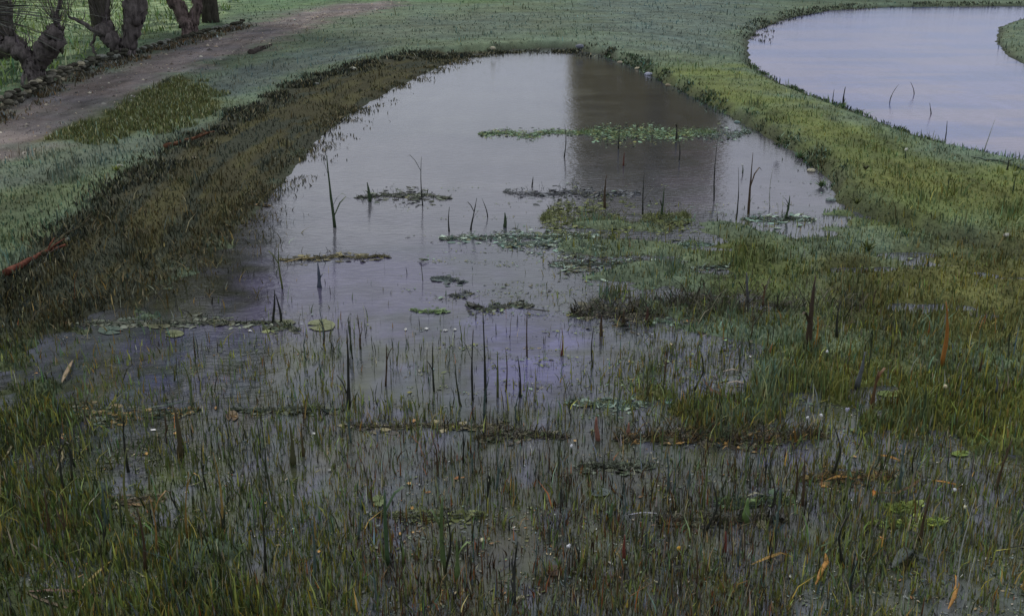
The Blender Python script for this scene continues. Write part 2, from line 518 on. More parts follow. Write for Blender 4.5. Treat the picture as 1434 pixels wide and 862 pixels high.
WPATCH = [  # water tones, with lilac sky and dark bank reflections painted in
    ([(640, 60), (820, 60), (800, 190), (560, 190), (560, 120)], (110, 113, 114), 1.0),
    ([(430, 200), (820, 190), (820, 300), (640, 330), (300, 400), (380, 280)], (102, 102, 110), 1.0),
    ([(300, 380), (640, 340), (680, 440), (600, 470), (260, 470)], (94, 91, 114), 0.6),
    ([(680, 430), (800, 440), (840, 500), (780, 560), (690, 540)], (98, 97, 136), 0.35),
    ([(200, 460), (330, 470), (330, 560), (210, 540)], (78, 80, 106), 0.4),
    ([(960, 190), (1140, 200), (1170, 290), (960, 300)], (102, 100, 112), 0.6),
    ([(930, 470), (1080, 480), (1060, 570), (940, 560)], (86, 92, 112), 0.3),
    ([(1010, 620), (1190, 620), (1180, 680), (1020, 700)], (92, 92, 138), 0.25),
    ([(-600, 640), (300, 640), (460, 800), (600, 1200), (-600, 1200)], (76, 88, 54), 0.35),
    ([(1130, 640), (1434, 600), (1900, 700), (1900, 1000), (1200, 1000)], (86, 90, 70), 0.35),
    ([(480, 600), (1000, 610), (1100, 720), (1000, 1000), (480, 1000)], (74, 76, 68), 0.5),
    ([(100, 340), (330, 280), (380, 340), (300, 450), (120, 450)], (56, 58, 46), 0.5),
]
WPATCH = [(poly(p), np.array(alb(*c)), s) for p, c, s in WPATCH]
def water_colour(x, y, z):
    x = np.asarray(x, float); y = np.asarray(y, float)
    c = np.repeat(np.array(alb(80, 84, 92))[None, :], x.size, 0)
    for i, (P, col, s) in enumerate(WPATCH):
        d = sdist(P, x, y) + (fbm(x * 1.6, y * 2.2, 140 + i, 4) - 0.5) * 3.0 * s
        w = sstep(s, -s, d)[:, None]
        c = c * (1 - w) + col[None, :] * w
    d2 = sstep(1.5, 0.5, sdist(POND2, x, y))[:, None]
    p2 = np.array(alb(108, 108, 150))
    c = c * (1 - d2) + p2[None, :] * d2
    # olive weed below the surface, plus dark tree reflections painted into the colour
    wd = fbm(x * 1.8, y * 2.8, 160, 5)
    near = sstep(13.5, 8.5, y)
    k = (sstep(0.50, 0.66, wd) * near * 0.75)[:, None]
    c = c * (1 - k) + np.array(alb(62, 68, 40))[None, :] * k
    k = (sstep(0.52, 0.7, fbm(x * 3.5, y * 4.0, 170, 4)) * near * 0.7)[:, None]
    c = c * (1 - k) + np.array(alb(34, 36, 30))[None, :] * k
    # upright streaks painted into the colour, imitating mirrored reeds, trunks and gaps of sky
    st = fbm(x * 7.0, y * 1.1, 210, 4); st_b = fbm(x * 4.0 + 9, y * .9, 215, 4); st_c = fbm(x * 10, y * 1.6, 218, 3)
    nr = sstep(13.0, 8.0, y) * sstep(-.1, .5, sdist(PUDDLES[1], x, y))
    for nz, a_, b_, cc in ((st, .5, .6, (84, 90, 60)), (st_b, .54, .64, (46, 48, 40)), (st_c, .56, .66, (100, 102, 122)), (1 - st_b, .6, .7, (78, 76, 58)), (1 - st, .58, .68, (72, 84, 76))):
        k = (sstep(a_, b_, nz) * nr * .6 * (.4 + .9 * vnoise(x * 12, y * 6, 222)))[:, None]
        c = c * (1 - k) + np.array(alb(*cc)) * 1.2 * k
    hz = (fbm(x * 0.5, y * 2.2, 180, 4) - 0.5)[:, None]
    c = c * (1 + hz * np.array([0.5, 0.5, 0.35])[None, :])
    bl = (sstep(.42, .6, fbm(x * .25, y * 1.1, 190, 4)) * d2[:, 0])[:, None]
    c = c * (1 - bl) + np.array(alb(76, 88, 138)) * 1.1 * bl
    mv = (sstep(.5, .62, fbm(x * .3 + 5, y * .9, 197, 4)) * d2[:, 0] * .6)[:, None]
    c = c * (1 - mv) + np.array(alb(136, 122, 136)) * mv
    c = c * (1 + (fbm(x * 5, y * .8, 195, 3)[:, None] - .5) * .35)
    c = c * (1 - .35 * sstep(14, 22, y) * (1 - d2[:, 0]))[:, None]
    return np.clip(c * 0.58, 0.004, 0.5)
wx = axis(-120, -16, 18, 140, 0.09)
wy = np.unique(np.concatenate([np.arange(-6, 3.5, 0.5), np.arange(3.5, 20, 0.07), np.arange(20, 64, 0.2)]))
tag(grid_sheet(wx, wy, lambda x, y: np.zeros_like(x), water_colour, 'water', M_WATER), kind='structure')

# ------------------------------------------------------------------ grass and reeds nobody could count
def blades(name, X, Y, Z, H, W, C, lean=0.35, mat=M_BLADE):
    n = len(X)
    yaw = RNG.uniform(0, 2 * np.pi, n); la = RNG.uniform(0, 2 * np.pi, n); lm = RNG.gamma(1.5, lean / 2, n)
    sx, sy = np.cos(yaw), np.sin(yaw)
    lx, ly = np.cos(la) * lm * H, np.sin(la) * lm * H
    V = np.zeros((n, 5, 3))
    V[:, 0] = np.stack([X - sx * W, Y - sy * W, Z], 1)
    V[:, 1] = np.stack([X + sx * W, Y + sy * W, Z], 1)
    V[:, 2] = np.stack([X + lx * .35 + sx * W * .8, Y + ly * .35 + sy * W * .8, Z + H * .6], 1)
    V[:, 3] = np.stack([X + lx * .35 - sx * W * .8, Y + ly * .35 - sy * W * .8, Z + H * .6], 1)
    V[:, 4] = np.stack([X + lx, Y + ly, Z + H], 1)
    b = np.arange(n)[:, None] * 5
    T = np.concatenate([b + np.array([[0, 1, 2]]), b + np.array([[0, 2, 3]]), b + np.array([[3, 2, 4]])], 0)
    me = mesh_from(name, V.reshape(-1, 3), T, np.repeat(C, 5, 0), False)
    return link(name, me, mat)

def scatter(n, x0, x1, y0, y1):
    px = RNG.uniform(x0, x1, n); py = RNG.uniform(y0, y1, n)
    X, Y = at(px, py, 0.1)
    return px, py, X, Y, height(X, Y)

def tint(C, amt=0.3, hue=0.25):
    n = len(C)
    v = np.exp(RNG.normal(0, amt, n))[:, None]
    h = RNG.normal(0, hue, n)[:, None]
    return np.clip(C * v * (1 + h * np.array([0.7, 0.0, -0.6])[None, :]), 0.004, 0.7)

# meadow turf
px, py, X, Y, Z = scatter(170000, -350, 1780, 4, 640)
d1 = sdist(POND, X, Y)
k = Z > 0.002
X, Y, Z = X[k], Y[k], Z[k]
C = tint(ground_colour(X, Y, Z), 0.28, 0.2)
C = np.clip(C * 1.35, 0, .6)
H = RNG.uniform(0.02, 0.065, len(X)) * (0.7 + 0.9 * fbm(X, Y, 200, 3))
pathw = sdist(poly([(-900, 560), (-300, 330), (0, 170), (90, 125), (200, 88), (300, 58), (390, 30), (470, 12), (560, 6), (560, 14), (460, 34),
                    (390, 62), (310, 92), (250, 112), (170, 150), (70, 205), (0, 235), (-300, 420), (-900, 760)], .15), X, Y)
H *= np.exp(RNG.normal(0, .3, len(X))) * (1 + 1.6 * sstep(.6, .72, fbm(X * 1.7, Y * 1.7, 205, 4)))
H *= np.where(pathw < 0, 0.35, 1.0)
tag(blades('meadow_grass', X, Y, Z - 0.01, H, 0.004 + 0.00035 * Y, C), 'short grass growing over the meadow and the banks', 'grass', kind='stuff')

# coarse tufts along the lip of the left bank, the mound and the near edge
def fringe(P, n, wid, h, colours, name, label, seed, step=0.0):
    seg = np.diff(P, axis=0); L = np.hypot(seg[:, 0], seg[:, 1]); cum = np.concatenate([[0], np.cumsum(L)])
    # more blades near the viewer
    t = RNG.uniform(0, cum[-1], n)
    i = np.clip(np.searchsorted(cum, t) - 1, 0, len(L) - 1)
    f = (t - cum[i]) / L[i]
    X = P[i, 0] + seg[i, 0] * f + RNG.normal(0, wid, n); Y = P[i, 1] + seg[i, 1] * f + RNG.normal(0, wid, n)
    k = fbm(X * 1.8, Y * 1.8, seed, 3) > RNG.uniform(.42, .62, len(X))
    X, Y = X[k], Y[k]
    Z = height(X, Y)
    C = tint(np.array(colours)[RNG.integers(0, len(colours), len(X))], 0.35, 0.15)
    o = blades(name, X, Y, np.maximum(Z, -0.02) - .01, RNG.uniform(0.4, 1.3, len(X)) * h, 0.004 + 0.0004 * Y, C, lean=0.6)
    return tag(o, label, 'grass', kind='stuff')
DK = [alb(30, 34, 26), alb(30, 32, 24), alb(40, 46, 30), alb(60, 62, 40), alb(84, 84, 60), alb(40, 50, 46), alb(120, 118, 96)]
fringe(poly([(700, 70), (610, 95), (560, 120), (510, 148), (475, 170), (440, 205), (400, 250), (365, 290), (310, 335), (235, 385), (150, 430), (60, 470)]), 9000, 0.28, 0.07,
       [alb(48, 50, 36), alb(66, 66, 42), alb(84, 80, 50), alb(110, 104, 80)], 'withered_grass', 'withered olive grass along the muddy left waterline of the near pond', 11)
fringe(LIP, 22000, 0.26, 0.10, DK, 'bank_grass', 'dark tufted grass along the lip of the far left bank', 5)
fringe(poly([(830, 72), (890, 92), (945, 120), (1000, 148), (1050, 176), (1100, 203), (1145, 234), (1168, 262)]), 5000, 0.13, 0.075,
       [alb(46, 62, 40), alb(70, 90, 56), alb(44, 46, 34), alb(110, 130, 110)], 'bank_grass', 'dark grass hanging over the right bank of the near pond', 6)
fringe(poly([(1050, 90), (1078, 110), (1130, 133), (1185, 152), (1250, 178), (1310, 200), (1375, 215), (1440, 228)]), 2600, 0.08, 0.08,
       [alb(56, 74, 44), alb(80, 100, 60), alb(50, 60, 44)], 'bank_grass', 'short grass along the near shore of the lilac pond', 8)
fringe(poly([(1047, 60), (1062, 40), (1100, 25), (1160, 14), (1250, 9), (1434, 8)]), 3500, 0.3, 0.10,
       [alb(48, 54, 46), alb(60, 68, 50), alb(90, 96, 80)], 'bank_grass', 'dark grass behind the lilac pond', 9)
# mound
MP = poly([(75, 195), (160, 160), (215, 130), (250, 113), (290, 130), (310, 150), (290, 168), (200, 190), (120, 207)], .2)
X = RNG.uniform(MP[:, 0].min(), MP[:, 0].max(), 14000); Y = RNG.uniform(MP[:, 1].min(), MP[:, 1].max(), 14000)
k = sdist(MP, X, Y) + (fbm(X * 1.5, Y * 1.5, 77) - .5) * 2.2 < 0
X, Y = X[k], Y[k]
mc = np.array([alb(82, 90, 50), alb(74, 76, 44), alb(104, 110, 68), alb(146, 150, 116)])
tag(blades('rough_grass', X, Y, height(X, Y) - .01, RNG.uniform(.04, .13, len(X)), np.full(len(X), .012), tint(mc[RNG.choice(4, len(X), p=[.35, .2, .25, .2])], .3, .15)),
    'olive rough grass in a low patch beside the mauve path', 'grass', kind='stuff')

# marsh plants and young reeds standing in the shallow water
def water_reeds(n, box, dens, hpx, wpx, pal, prob, name, label, lean=0.12):
    px = RNG.uniform(box[0], box[2], n); py = RNG.uniform(box[1], box[3], n)
    X, Y = at(px, py, 0.0)
    keep = RNG.uniform(0, 1, n) < dens(px, py, X, Y)
    X, Y = X[keep], Y[keep]
    Z = np.maximum(height(X, Y), -0.03)
    m = len(X)
    H = RNG.gamma(2.4, hpx / 2.4, m); W = RNG.uniform(0.6, 1.6, m) * wpx
    C = tint(np.array(pal)[RNG.choice(len(pal), m, p=prob)] * np.array([1.42, 1.3, 1.12]), 0.38, 0.22)
    return tag(blades(name, X, Y, Z - .01, H, W, C, lean=lean), label, 'reeds', kind='stuff')
REEDPAL = [alb(38, 40, 34), alb(62, 68, 48), alb(80, 92, 54), alb(92, 98, 62), alb(74, 90, 80), alb(108, 104, 76), alb(116, 78, 50), alb(150, 150, 130), alb(84, 88, 98)]
def dn(px, py, X, Y):
    cl = sstep(0.42, 0.62, fbm(X * 2.0, Y * 1.2, 301, 4))
    d = 0.12 + 0.9 * cl + .25 * sstep(.5, .6, vnoise(X * 9, Y * 2.5, 305))
    d = d * sstep(350, 640, py + 60 * (px > 880))
    d = d * np.where((px > 640) & (px < 860) & (py > 430) & (py < 560), 0.35, 1)
    return d
water_reeds(120000, (-250, 340, 1700, 1150), dn, 0.085, 0.0036, REEDPAL, [.20, .2, .16, .13, .08, .07, .02, .04, .10],
            'marsh_reeds', 'thin dark reeds crowding the shallow water', lean=0.22)
def dl_(px, py, X, Y):
    return 1.5 * sstep(520, 760, py + (300 - px) * 0.35) * sstep(620, 200, px) * (0.3 + 0.7 * sstep(.4, .6, fbm(X * 2, Y * 2, 311))) * 1.4
water_reeds(40000, (-250, 430, 620, 1150), dl_, 0.075, 0.005, [alb(50, 62, 32), alb(64, 80, 40), alb(80, 92, 50), alb(44, 54, 40), alb(96, 96, 50)],
            [.3, .28, .17, .15, .1], 'marsh_grass', 'green marsh grass in the lower left corner', lean=0.5)
def dr_(px, py, X, Y):
    return sstep(0.8, -0.4, sdist(MARSH, X, Y)) * (0.25 + 0.75 * sstep(.38, .6, fbm(X * 2.5, Y * 2.5, 315)))
water_reeds(26000, (600, 285, 1750, 640), dr_, 0.07, 0.005, [alb(74, 82, 36), alb(92, 96, 46), alb(88, 82, 46), alb(56, 62, 34), alb(110, 122, 62), alb(76, 100, 86)],
            [.3, .25, .16, .15, .09, .05], 'marsh_grass', 'olive marsh grass on the wet ground at the right', lean=0.35)

def dm_(px, py, X, Y):
    return sstep(0.7, -0.5, sdist(LEFTMUD, X, Y)) * (0.2 + 0.8 * sstep(.4, .6, fbm(X * 1.6, Y * 3, 317)))
water_reeds(14000, (-60, 260, 430, 480), dm_, 0.075, 0.006, [alb(46, 46, 34), alb(62, 62, 42), alb(78, 74, 48), alb(56, 62, 56), alb(104, 100, 78)],
            [.35, .25, .17, .13, .1], 'marsh_reeds', 'dark withered reeds on the mud below the left bank', lean=0.7)

# scraps of leaf and weed drifting in streaks on the surface
def scraps(n, box, pal, prob, size, seed, gate, label, name='drifting_scraps', flat=True):
    px = RNG.uniform(box[0], box[2], n); py = RNG.uniform(box[1], box[3], n)
    X, Y = at(px, py, 0.0)
    f = fbm(X * 1.3, Y * 4.2, seed, 5) * .65 + fbm(X * 5, Y * 9, seed + 3, 3) * .35
    k = (f > gate(px, py)) & (height(X, Y) < 0.01)
    X, Y = X[k], Y[k]; m = len(X)
    a = RNG.uniform(0, 6.28, m); s_ = size * RNG.gamma(2.2, .45, m) * (0.5 + .06 * Y)
    asp = RNG.uniform(.25, .8, m)
    V = np.zeros((m, 5, 3))
    for j, (u, v) in enumerate([(-1, 0), (-.2, -.6), (1, -.1), (.4, .7), (-.5, .6)]):
        uu, vv = u * s_ * RNG.uniform(.7, 1.2, m), v * s_ * asp
        V[:, j, 0] = X + uu * np.cos(a) - vv * np.sin(a); V[:, j, 1] = Y + (uu * np.sin(a) + vv * np.cos(a))
        V[:, j, 2] = .004 + RNG.uniform(0, .35, m) * s_
    me = mesh_from(name, V.reshape(-1, 3), np.arange(m * 5).reshape(m, 5), np.repeat(tint(np.array(pal)[RNG.choice(len(pal), m, p=prob)], .3, .15), 5, 0))
    return tag(link(name, me, M_BLADE), label, 'plant scraps', kind='stuff')
scraps(90000, (-200, 420, 1650, 1000), [alb(60, 66, 50), alb(80, 88, 56), alb(92, 96, 92), alb(46, 46, 40), alb(120, 114, 92), alb(120, 88, 56), alb(74, 90, 84), alb(160, 160, 150)],
       [.24, .2, .14, .18, .08, .04, .09, .03], .008, 401, lambda px, py: .60 - .07 * sstep(480, 700, py) - .03 * (px > 850), 'tiny scraps of weed and leaf drifting on the lower water')
scraps(40000, (560, 250, 1300, 620), [alb(84, 92, 52), alb(70, 82, 60), alb(96, 118, 100), alb(54, 58, 42), alb(112, 118, 78)],
       [.3, .25, .15, .2, .1], .009, 431, lambda px, py: .53 + .1 * sstep(760, 600, px) + .08 * sstep(300, 260, py), 'olive and teal duckweed between the marsh hummocks', 'duckweed')

# soft olive shoots in patches all through the lower water
def do_(px, py, X, Y):
    return np.maximum(sstep(.46, .58, fbm(X * 1.6 + 3, Y * 1.3, 341, 4)), .9 * sstep(.6, 1.4, X - (Y - 6) * .1) * sstep(.4, .5, fbm(X * 2.6, Y * 2, 345, 4))) * sstep(400, 560, py) * np.where((px > 650) & (px < 860) & (py > 420) & (py < 565), 0.1, 1) * (1 - .6 * sstep(440, 560, px) * sstep(1140, 1020, px) * sstep(590, 640, py))
water_reeds(130000, (-200, 380, 1650, 1100), do_, 0.07, 0.0055, [alb(96, 106, 54), alb(78, 88, 48), alb(104, 92, 54), alb(80, 98, 74), alb(98, 102, 100)], [.32, .26, .14, .16, .12],
            'water_grass', 'soft olive water grass growing in patches between the dark reeds', lean=0.3)

# gravel on the path
n = 2600
X = RNG.uniform(PATH[:, 0].clip(-40).min(), PATH[:, 0].max(), n * 6); Y = RNG.uniform(PATH[:, 1].min(), PATH[:, 1].max(), n * 6)
k = (sdist(PATH, X, Y) < .2) & (fbm(X, Y * 2, 501) > .42); X, Y = X[k][:n], Y[k][:n]; n = len(X)
Z = height(X, Y); r = RNG.gamma(2, .008, n); ang = RNG.uniform(0, 6.28, n)
V = np.zeros((n, 5, 3))
for j in range(4):
    V[:, j] = np.stack([X + np.cos(ang + j * 1.57) * r * 1.3, Y + np.sin(ang + j * 1.57) * r, Z - .004], 1)
V[:, 4] = np.stack([X, Y, Z + r * .8], 1)
b_ = np.arange(n)[:, None] * 5
T = np.concatenate([b_ + np.array([[j, (j + 1) % 4, 4]]) for j in range(4)], 0)
gp = np.array([alb(128, 122, 112), alb(96, 90, 86), alb(74, 70, 66), alb(150, 144, 128)])
tag(link('gravel', mesh_from('gravel', V.reshape(-1, 3), T, np.repeat(tint(gp[RNG.integers(0, 4, n)], .2, .1), 5, 0)), M_STONE), 'small gravel scattered over the mauve path', 'gravel', kind='stuff')

# light tall grass of the back meadow, seen between the willows
n = 40000
X = RNG.uniform(-40, -3, n); Y = RNG.uniform(18, 75, n)
k = (sdist(BACK, X, Y) < -.3) & (fbm(X * .8, Y * .8, 601, 4) > .46); X, Y = X[k], Y[k]
bc = np.array([alb(128, 146, 84), alb(104, 128, 62), alb(150, 160, 126), alb(84, 108, 70)])
tag(blades('tall_grass', X, Y, height(X, Y) - .01, RNG.gamma(3, .07, len(X)), np.full(len(X), .022), tint(bc[RNG.integers(0, 4, len(X))], .3, .15), lean=.7),
    'pale yellow green tall grass growing behind the willows', 'grass', kind='stuff')

def db_(px, py, X, Y):
    return sstep(440, 560, px) * sstep(1160, 1020, px) * sstep(585, 640, py) * (.15 + .85 * sstep(.42, .56, fbm(X * 2.4, Y * 1.4, 361, 4)))
water_reeds(26000, (440, 580, 1180, 1100), db_, 0.07, 0.0045, [alb(52, 44, 34), alb(78, 58, 40), alb(40, 38, 34), alb(104, 66, 44), alb(110, 104, 84), alb(88, 92, 104)], [.28, .2, .24, .08, .1, .1],
            'dead_reeds', 'brown dead reed stubble in the lower middle water', lean=0.3)

#@@OBJECTS@@
# ------------------------------------------------------------------ pollard willows beyond the path
def wiggle(pts, n=5, amt=0.05):
    """subdivide a chain of points and disturb it"""
    out = []
    for i in range(len(pts) - 1):
        a, b = Vector(pts[i][:3]), Vector(pts[i + 1][:3])
        for k in range(n):
            f = k / n
            out.append(a.lerp(b, f) + Vector([(random.random() - .5) * amt for _ in range(3)]) * (1 if (i or k) else 0))
    out.append(Vector(pts[-1][:3]))
    return out

def chain(px_pts, Y, radii, n=5, amt=0.06, dy=0.0):
    P = [at_depth(x, y, Y + dy * i) for i, (x, y) in enumerate(px_pts)]
    pts = wiggle(P, n, amt)
    R = np.interp(np.linspace(0, len(radii) - 1, len(pts)), range(len(radii)), radii)
    return pts, list(R)

def bark_cols(n, base, seed=0):
    return np.array(base)[None, :] * RNG.uniform(0.55, 1.5, (n, 1)) * (1 + RNG.normal(0, .08, (n, 3)))

def whips(m, origin, n, length, spread, colour, up=1.0, r0=0.012):
    for _ in range(n):
        a = random.uniform(0, 2 * math.pi); e = random.uniform(0.15, spread)
        d = Vector((math.cos(a) * e, math.sin(a) * e, up)).normalized()
        L = length * random.uniform(0.5, 1.1)
        p = [Vector(origin)]
        for k in range(4):
            d = (d + Vector((random.gauss(0, .12), random.gauss(0, .12), random.gauss(0, .06)))).normalized()
            p.append(p[-1] + d * L / 4)
        m.tube(p, [r0, r0 * .8, r0 * .6, r0 * .45, r0 * .25], np.array(colour) * random.uniform(.6, 1.4), seg=4, cap=False)

def pollard(base_px, limbs, trunk, label, colour, crown_len=1.7):
    g = ground(*base_px)
    Y = g.y
    m = MB()
    s = Y / FPX  # metres per pixel at that distance, roughly
    pts, R = chain([(base_px[0], base_px[1] + 3)] + trunk[0], Y, [r * s for r in trunk[1]])
    pts[0].z = g.z - .15
    m.tube(pts, R, colour, seg=14, lump=0.35)
    for _ in range(110):
        i = random.randrange(len(pts)); a = random.uniform(0, 6.28)
        q = pts[i] + Vector((math.cos(a), math.sin(a), random.uniform(-.6, .6))) * R[i] * .95
        m.lump_(q, R[i] * random.uniform(.1, .22), np.array(colour) * random.choice((.35, .6, 1.3, 1.8)), seg=5, ring=3, jit=.6, sq=(.6, .6, 2.2))
    o = tag(m.build('pollard_willow', M_BARK), label, 'tree', 'pollard willows beyond the path')
    # world-space mesh; limbs and crown are parts
    tips = []
    for lp, lr, dy in limbs:
        b = MB(); p, r = chain(lp, Y, [q * s for q in lr], dy=dy)
        b.tube(p, r, colour, seg=12, lump=0.45)
        for _ in range(5 if lr[0] > 6 else 0):
            i = random.randrange(len(p) // 2, len(p))
            b.lump_(p[i] + Vector([random.uniform(-1, 1) * r[i] * .5 for _ in range(3)]), r[i] * .75, np.array(colour) * random.uniform(.5, 1.3), jit=.5)
        for _ in range(60 if lr[0] > 6 else 6):   # rough bark scales and short shoots
            i = random.randrange(len(p)); a = random.uniform(0, 6.28)
            q = p[i] + Vector((math.cos(a), math.sin(a) * .6, random.uniform(-.6, .6))) * r[i] * .95
            cc = np.array(colour) * random.choice((.35, .6, 1.3, 1.9)) * np.array(random.choice([(1, 1, 1), (1, .95, 1.15), (.9, 1.05, .75)]))
            if random.random() < .8: b.lump_(q, r[i] * random.uniform(.12, .3), cc, seg=5, ring=3, jit=.6, sq=(.7, .7, 1.8))
            else: b.tube([q, q + Vector((math.cos(a) * .12, -.05, .15)), q + Vector((math.cos(a) * .16, -.06, .4))], [.014, .01, .004], cc, seg=4, cap=False)
        b.build('limb', M_BARK, o)
        tips.append((p[-1], lr[0] > 6))
    c = MB()
    for t, big in tips:
        whips(c, t, 30 if big else 9, crown_len, 0.8, colour, r0=.009)
    c.build('crown', M_BARK, o)
    return o
BK = alb(88, 82, 80, 1.0); BK2 = alb(84, 80, 76)
pollard((48, 119), [([(46, 92), (32, 74), (14, 56)], [11, 12, 13], 0.05), ([(54, 92), (64, 72), (76, 54), (80, 36)], [10, 15, 15, 7], -0.06),
                    ([(78, 44), (81, 20), (90, -30)], [4, 2.6, 1.5], 0), ([(18, 50), (17, 30), (12, -20)], [3.5, 2.2, 1.5], 0), ([(3, 60), (-8, 50), (-22, 30)], [7, 6, 5], 0)],
        ([(49, 104), (50, 90)], [17, 14, 12]), 'forked pollard willow with two swollen limbs, standing just behind the pale stones of the wall', BK)
pollard((172, 80), [([(168, 70), (156, 54), (146, 38)], [9, 11, 12], 0.05), ([(180, 66), (186, 40), (190, 12), (188, -20)], [10, 12, 15, 14], -0.05),
                    ([(140, 46), (118, 34), (96, 23)], [3.4, 3, 1.6], 0), ([(144, 40), (150, 18), (153, -25)], [4.5, 2.6, 2], 0),
                    ([(135, 80), (128, 62), (133, 48), (143, 42)], [1.6, 1.6, 2, 2.5], 0)],
        ([(174, 72), (176, 66)], [17, 14, 12]), 'gnarled pollard willow with a bare dark branch pointing left, second willow from the left edge', BK)
pollard((268, 50), [([(262, 36), (252, 14), (238, -8)], [9, 9, 10], 0.05), ([(270, 34), (276, 8), (282, -20)], [7, 7, 6], 0)],
        ([(266, 40), (263, 32)], [12, 10, 9]), 'leaning pinkish brown willow trunk, smallest and farthest of the willows', alb(100, 88, 84))

# overhanging twigs of a willow outside the frame, top left corner
# (they belong to a fourth tree whose trunk stands left of the picture)
g = ground(-46, 150)
m = MB()
m.tube(wiggle([(g.x, g.y, g.z - .1), (g.x - .1, g.y, g.z + 1.0), (g.x + .1, g.y - .1, g.z + 2.0)], 4, .06), list(np.linspace(.38, .3, 9)), BK2, seg=12, lump=.35)
o4 = tag(m.build('pollard_willow', M_BARK), 'willow at the left edge with long thin arching twigs over the corner', 'tree', 'pollard willows beyond the path')
c = MB()
top = Vector((g.x + .1, g.y - .1, g.z + 1.9))
for i in range(150):
    a = random.uniform(-1.1, 0.9); L = random.uniform(1.0, 3.2)
    d = Vector((math.cos(a) * random.uniform(.5, 1), math.sin(a) * .8, random.uniform(-.05, 1.3))).normalized()
    p = [top.copy()]
    for k in range(5):
        d = (d + Vector((.02, 0, -.10))).normalized(); p.append(p[-1] + d * L / 5)
    c.tube(p, [.012, .01, .008, .006, .005, .003], np.array(random.choice([alb(70, 72, 74), alb(96, 98, 90), alb(60, 58, 52), alb(120, 122, 112)])), seg=4, cap=False)
c.build('crown', M_BARK, o4)

# ------------------------------------------------------------------ dry stone wall along the path
m = MB(); cp = []
W0 = [(-160, 232), (-60, 186), (0, 155), (45, 133), (95, 108), (140, 92), (190, 77), (240, 62), (290, 48), (340, 35)]
wp = [ground(*p) for p in W0]
for i in range(len(wp) - 1):
    a, b = wp[i], wp[i + 1]
    n = max(2, int((b - a).length / 0.17))
    for k in range(n):
        f = (k + random.random() * .5) / n
        near = 1 - (i + f) / (len(wp) - 1)
        for row in range(3 if near > .35 else 2):
            p = a.lerp(b, f) + Vector((random.gauss(0, .05), random.gauss(0, .07) - .02 * row, .03 + .10 * row + random.gauss(0, .01)))
            tone = random.choice([(150, 144, 122), (126, 122, 106), (88, 86, 74), (64, 62, 54), (58, 56, 48), (100, 98, 88)])
            if near < .5: tone = random.choice([(110, 112, 104), (70, 70, 60), (60, 60, 50), (50, 50, 42)])
            m.lump_(p, random.uniform(.05, .10), alb(*tone), seg=7, ring=4, jit=.35, sq=(1.3, 1.0, .65))
tag(m.build('stone_wall', M_STONE, smooth=False), 'low tumbled wall of pale rubble stones between the mauve path and the willows', 'wall')

# earth and withered growth at the foot of the wall
fringe(np.array([[p.x + .25, p.y - .35] for p in wp]), 9000, 0.2, 0.12, [alb(100, 96, 78), alb(78, 66, 48), alb(56, 56, 42), alb(92, 76, 50), alb(112, 116, 112)],
       'withered_grass', 'brown withered grass along the foot of the stone wall', 12)

# ------------------------------------------------------------------ brick tower beyond the meadow: stands above the frame, seen mirrored in the pond
def brick_material():
    m, nt, b = new_mat('brown_brick')
    L = nt.links
    tc = N(nt, 'ShaderNodeTexCoord')
    br = N(nt, 'ShaderNodeTexBrick', Scale=4.0, Color1=(*alb(122, 106, 50), 1), Color2=(*alb(94, 84, 40), 1), Mortar=(*alb(96, 88, 66), 1))
    L.new(tc.outputs['Object'], br.inputs['Vector']); L.new(br.outputs['Color'], b.inputs['Base Color'])
    b.inputs['Roughness'].default_value = 0.9
    return m
TY = 72.0
tx = (894 - 717) / FPX * TY * 1.06
tz = float(height(np.array([tx]), np.array([TY]))[0])
m = MB()
def ring_pts(r, z, n=8, ph=math.pi / 8): return [Vector((math.cos(2 * math.pi * k / n + ph) * r, math.sin(2 * math.pi * k / n + ph) * r, z)) for k in range(n)]
H0, R0, R1 = 14.6, 5.8, 4.8
V, F = [], []
lv = [0, .8, .82, 6, 6.1, 10.5, 10.6, H0]
rr = [R0 + .25, R0 + .2, R0 - .05] + [R0 - (R0 - R1) * z / H0 for z in lv[3:]]
for z, r in zip(lv, rr): V += ring_pts(r, z)
for i in range(len(lv) - 1):
    for k in range(8): F.append((i * 8 + k, i * 8 + (k + 1) % 8, i * 8 + 8 + (k + 1) % 8, i * 8 + 8 + k))
m.add(V, F, alb(96, 80, 64))
tower = m.build('brick_tower', brick_material(), loc=(tx, TY, tz - .2), smooth=False)
tag(tower, 'tapering brown brick tower mirrored in the far end of the near pond', 'tower')
m = MB()
V, F = [], []
for z, r in [(H0, R1 + .35), (H0 + .35, R1 + .35), (H0 + .36, R1 + .1), (H0 + 2.2, 2.6), (H0 + 3.2, .3)]: V += ring_pts(r, z)
for i in range(4):
    for k in range(8): F.append((i * 8 + k, i * 8 + (k + 1) % 8, i * 8 + 8 + (k + 1) % 8, i * 8 + 8 + k))
m.add(V, F, alb(66, 60, 50)); m.build('roof', M_STONE, tower, smooth=False)
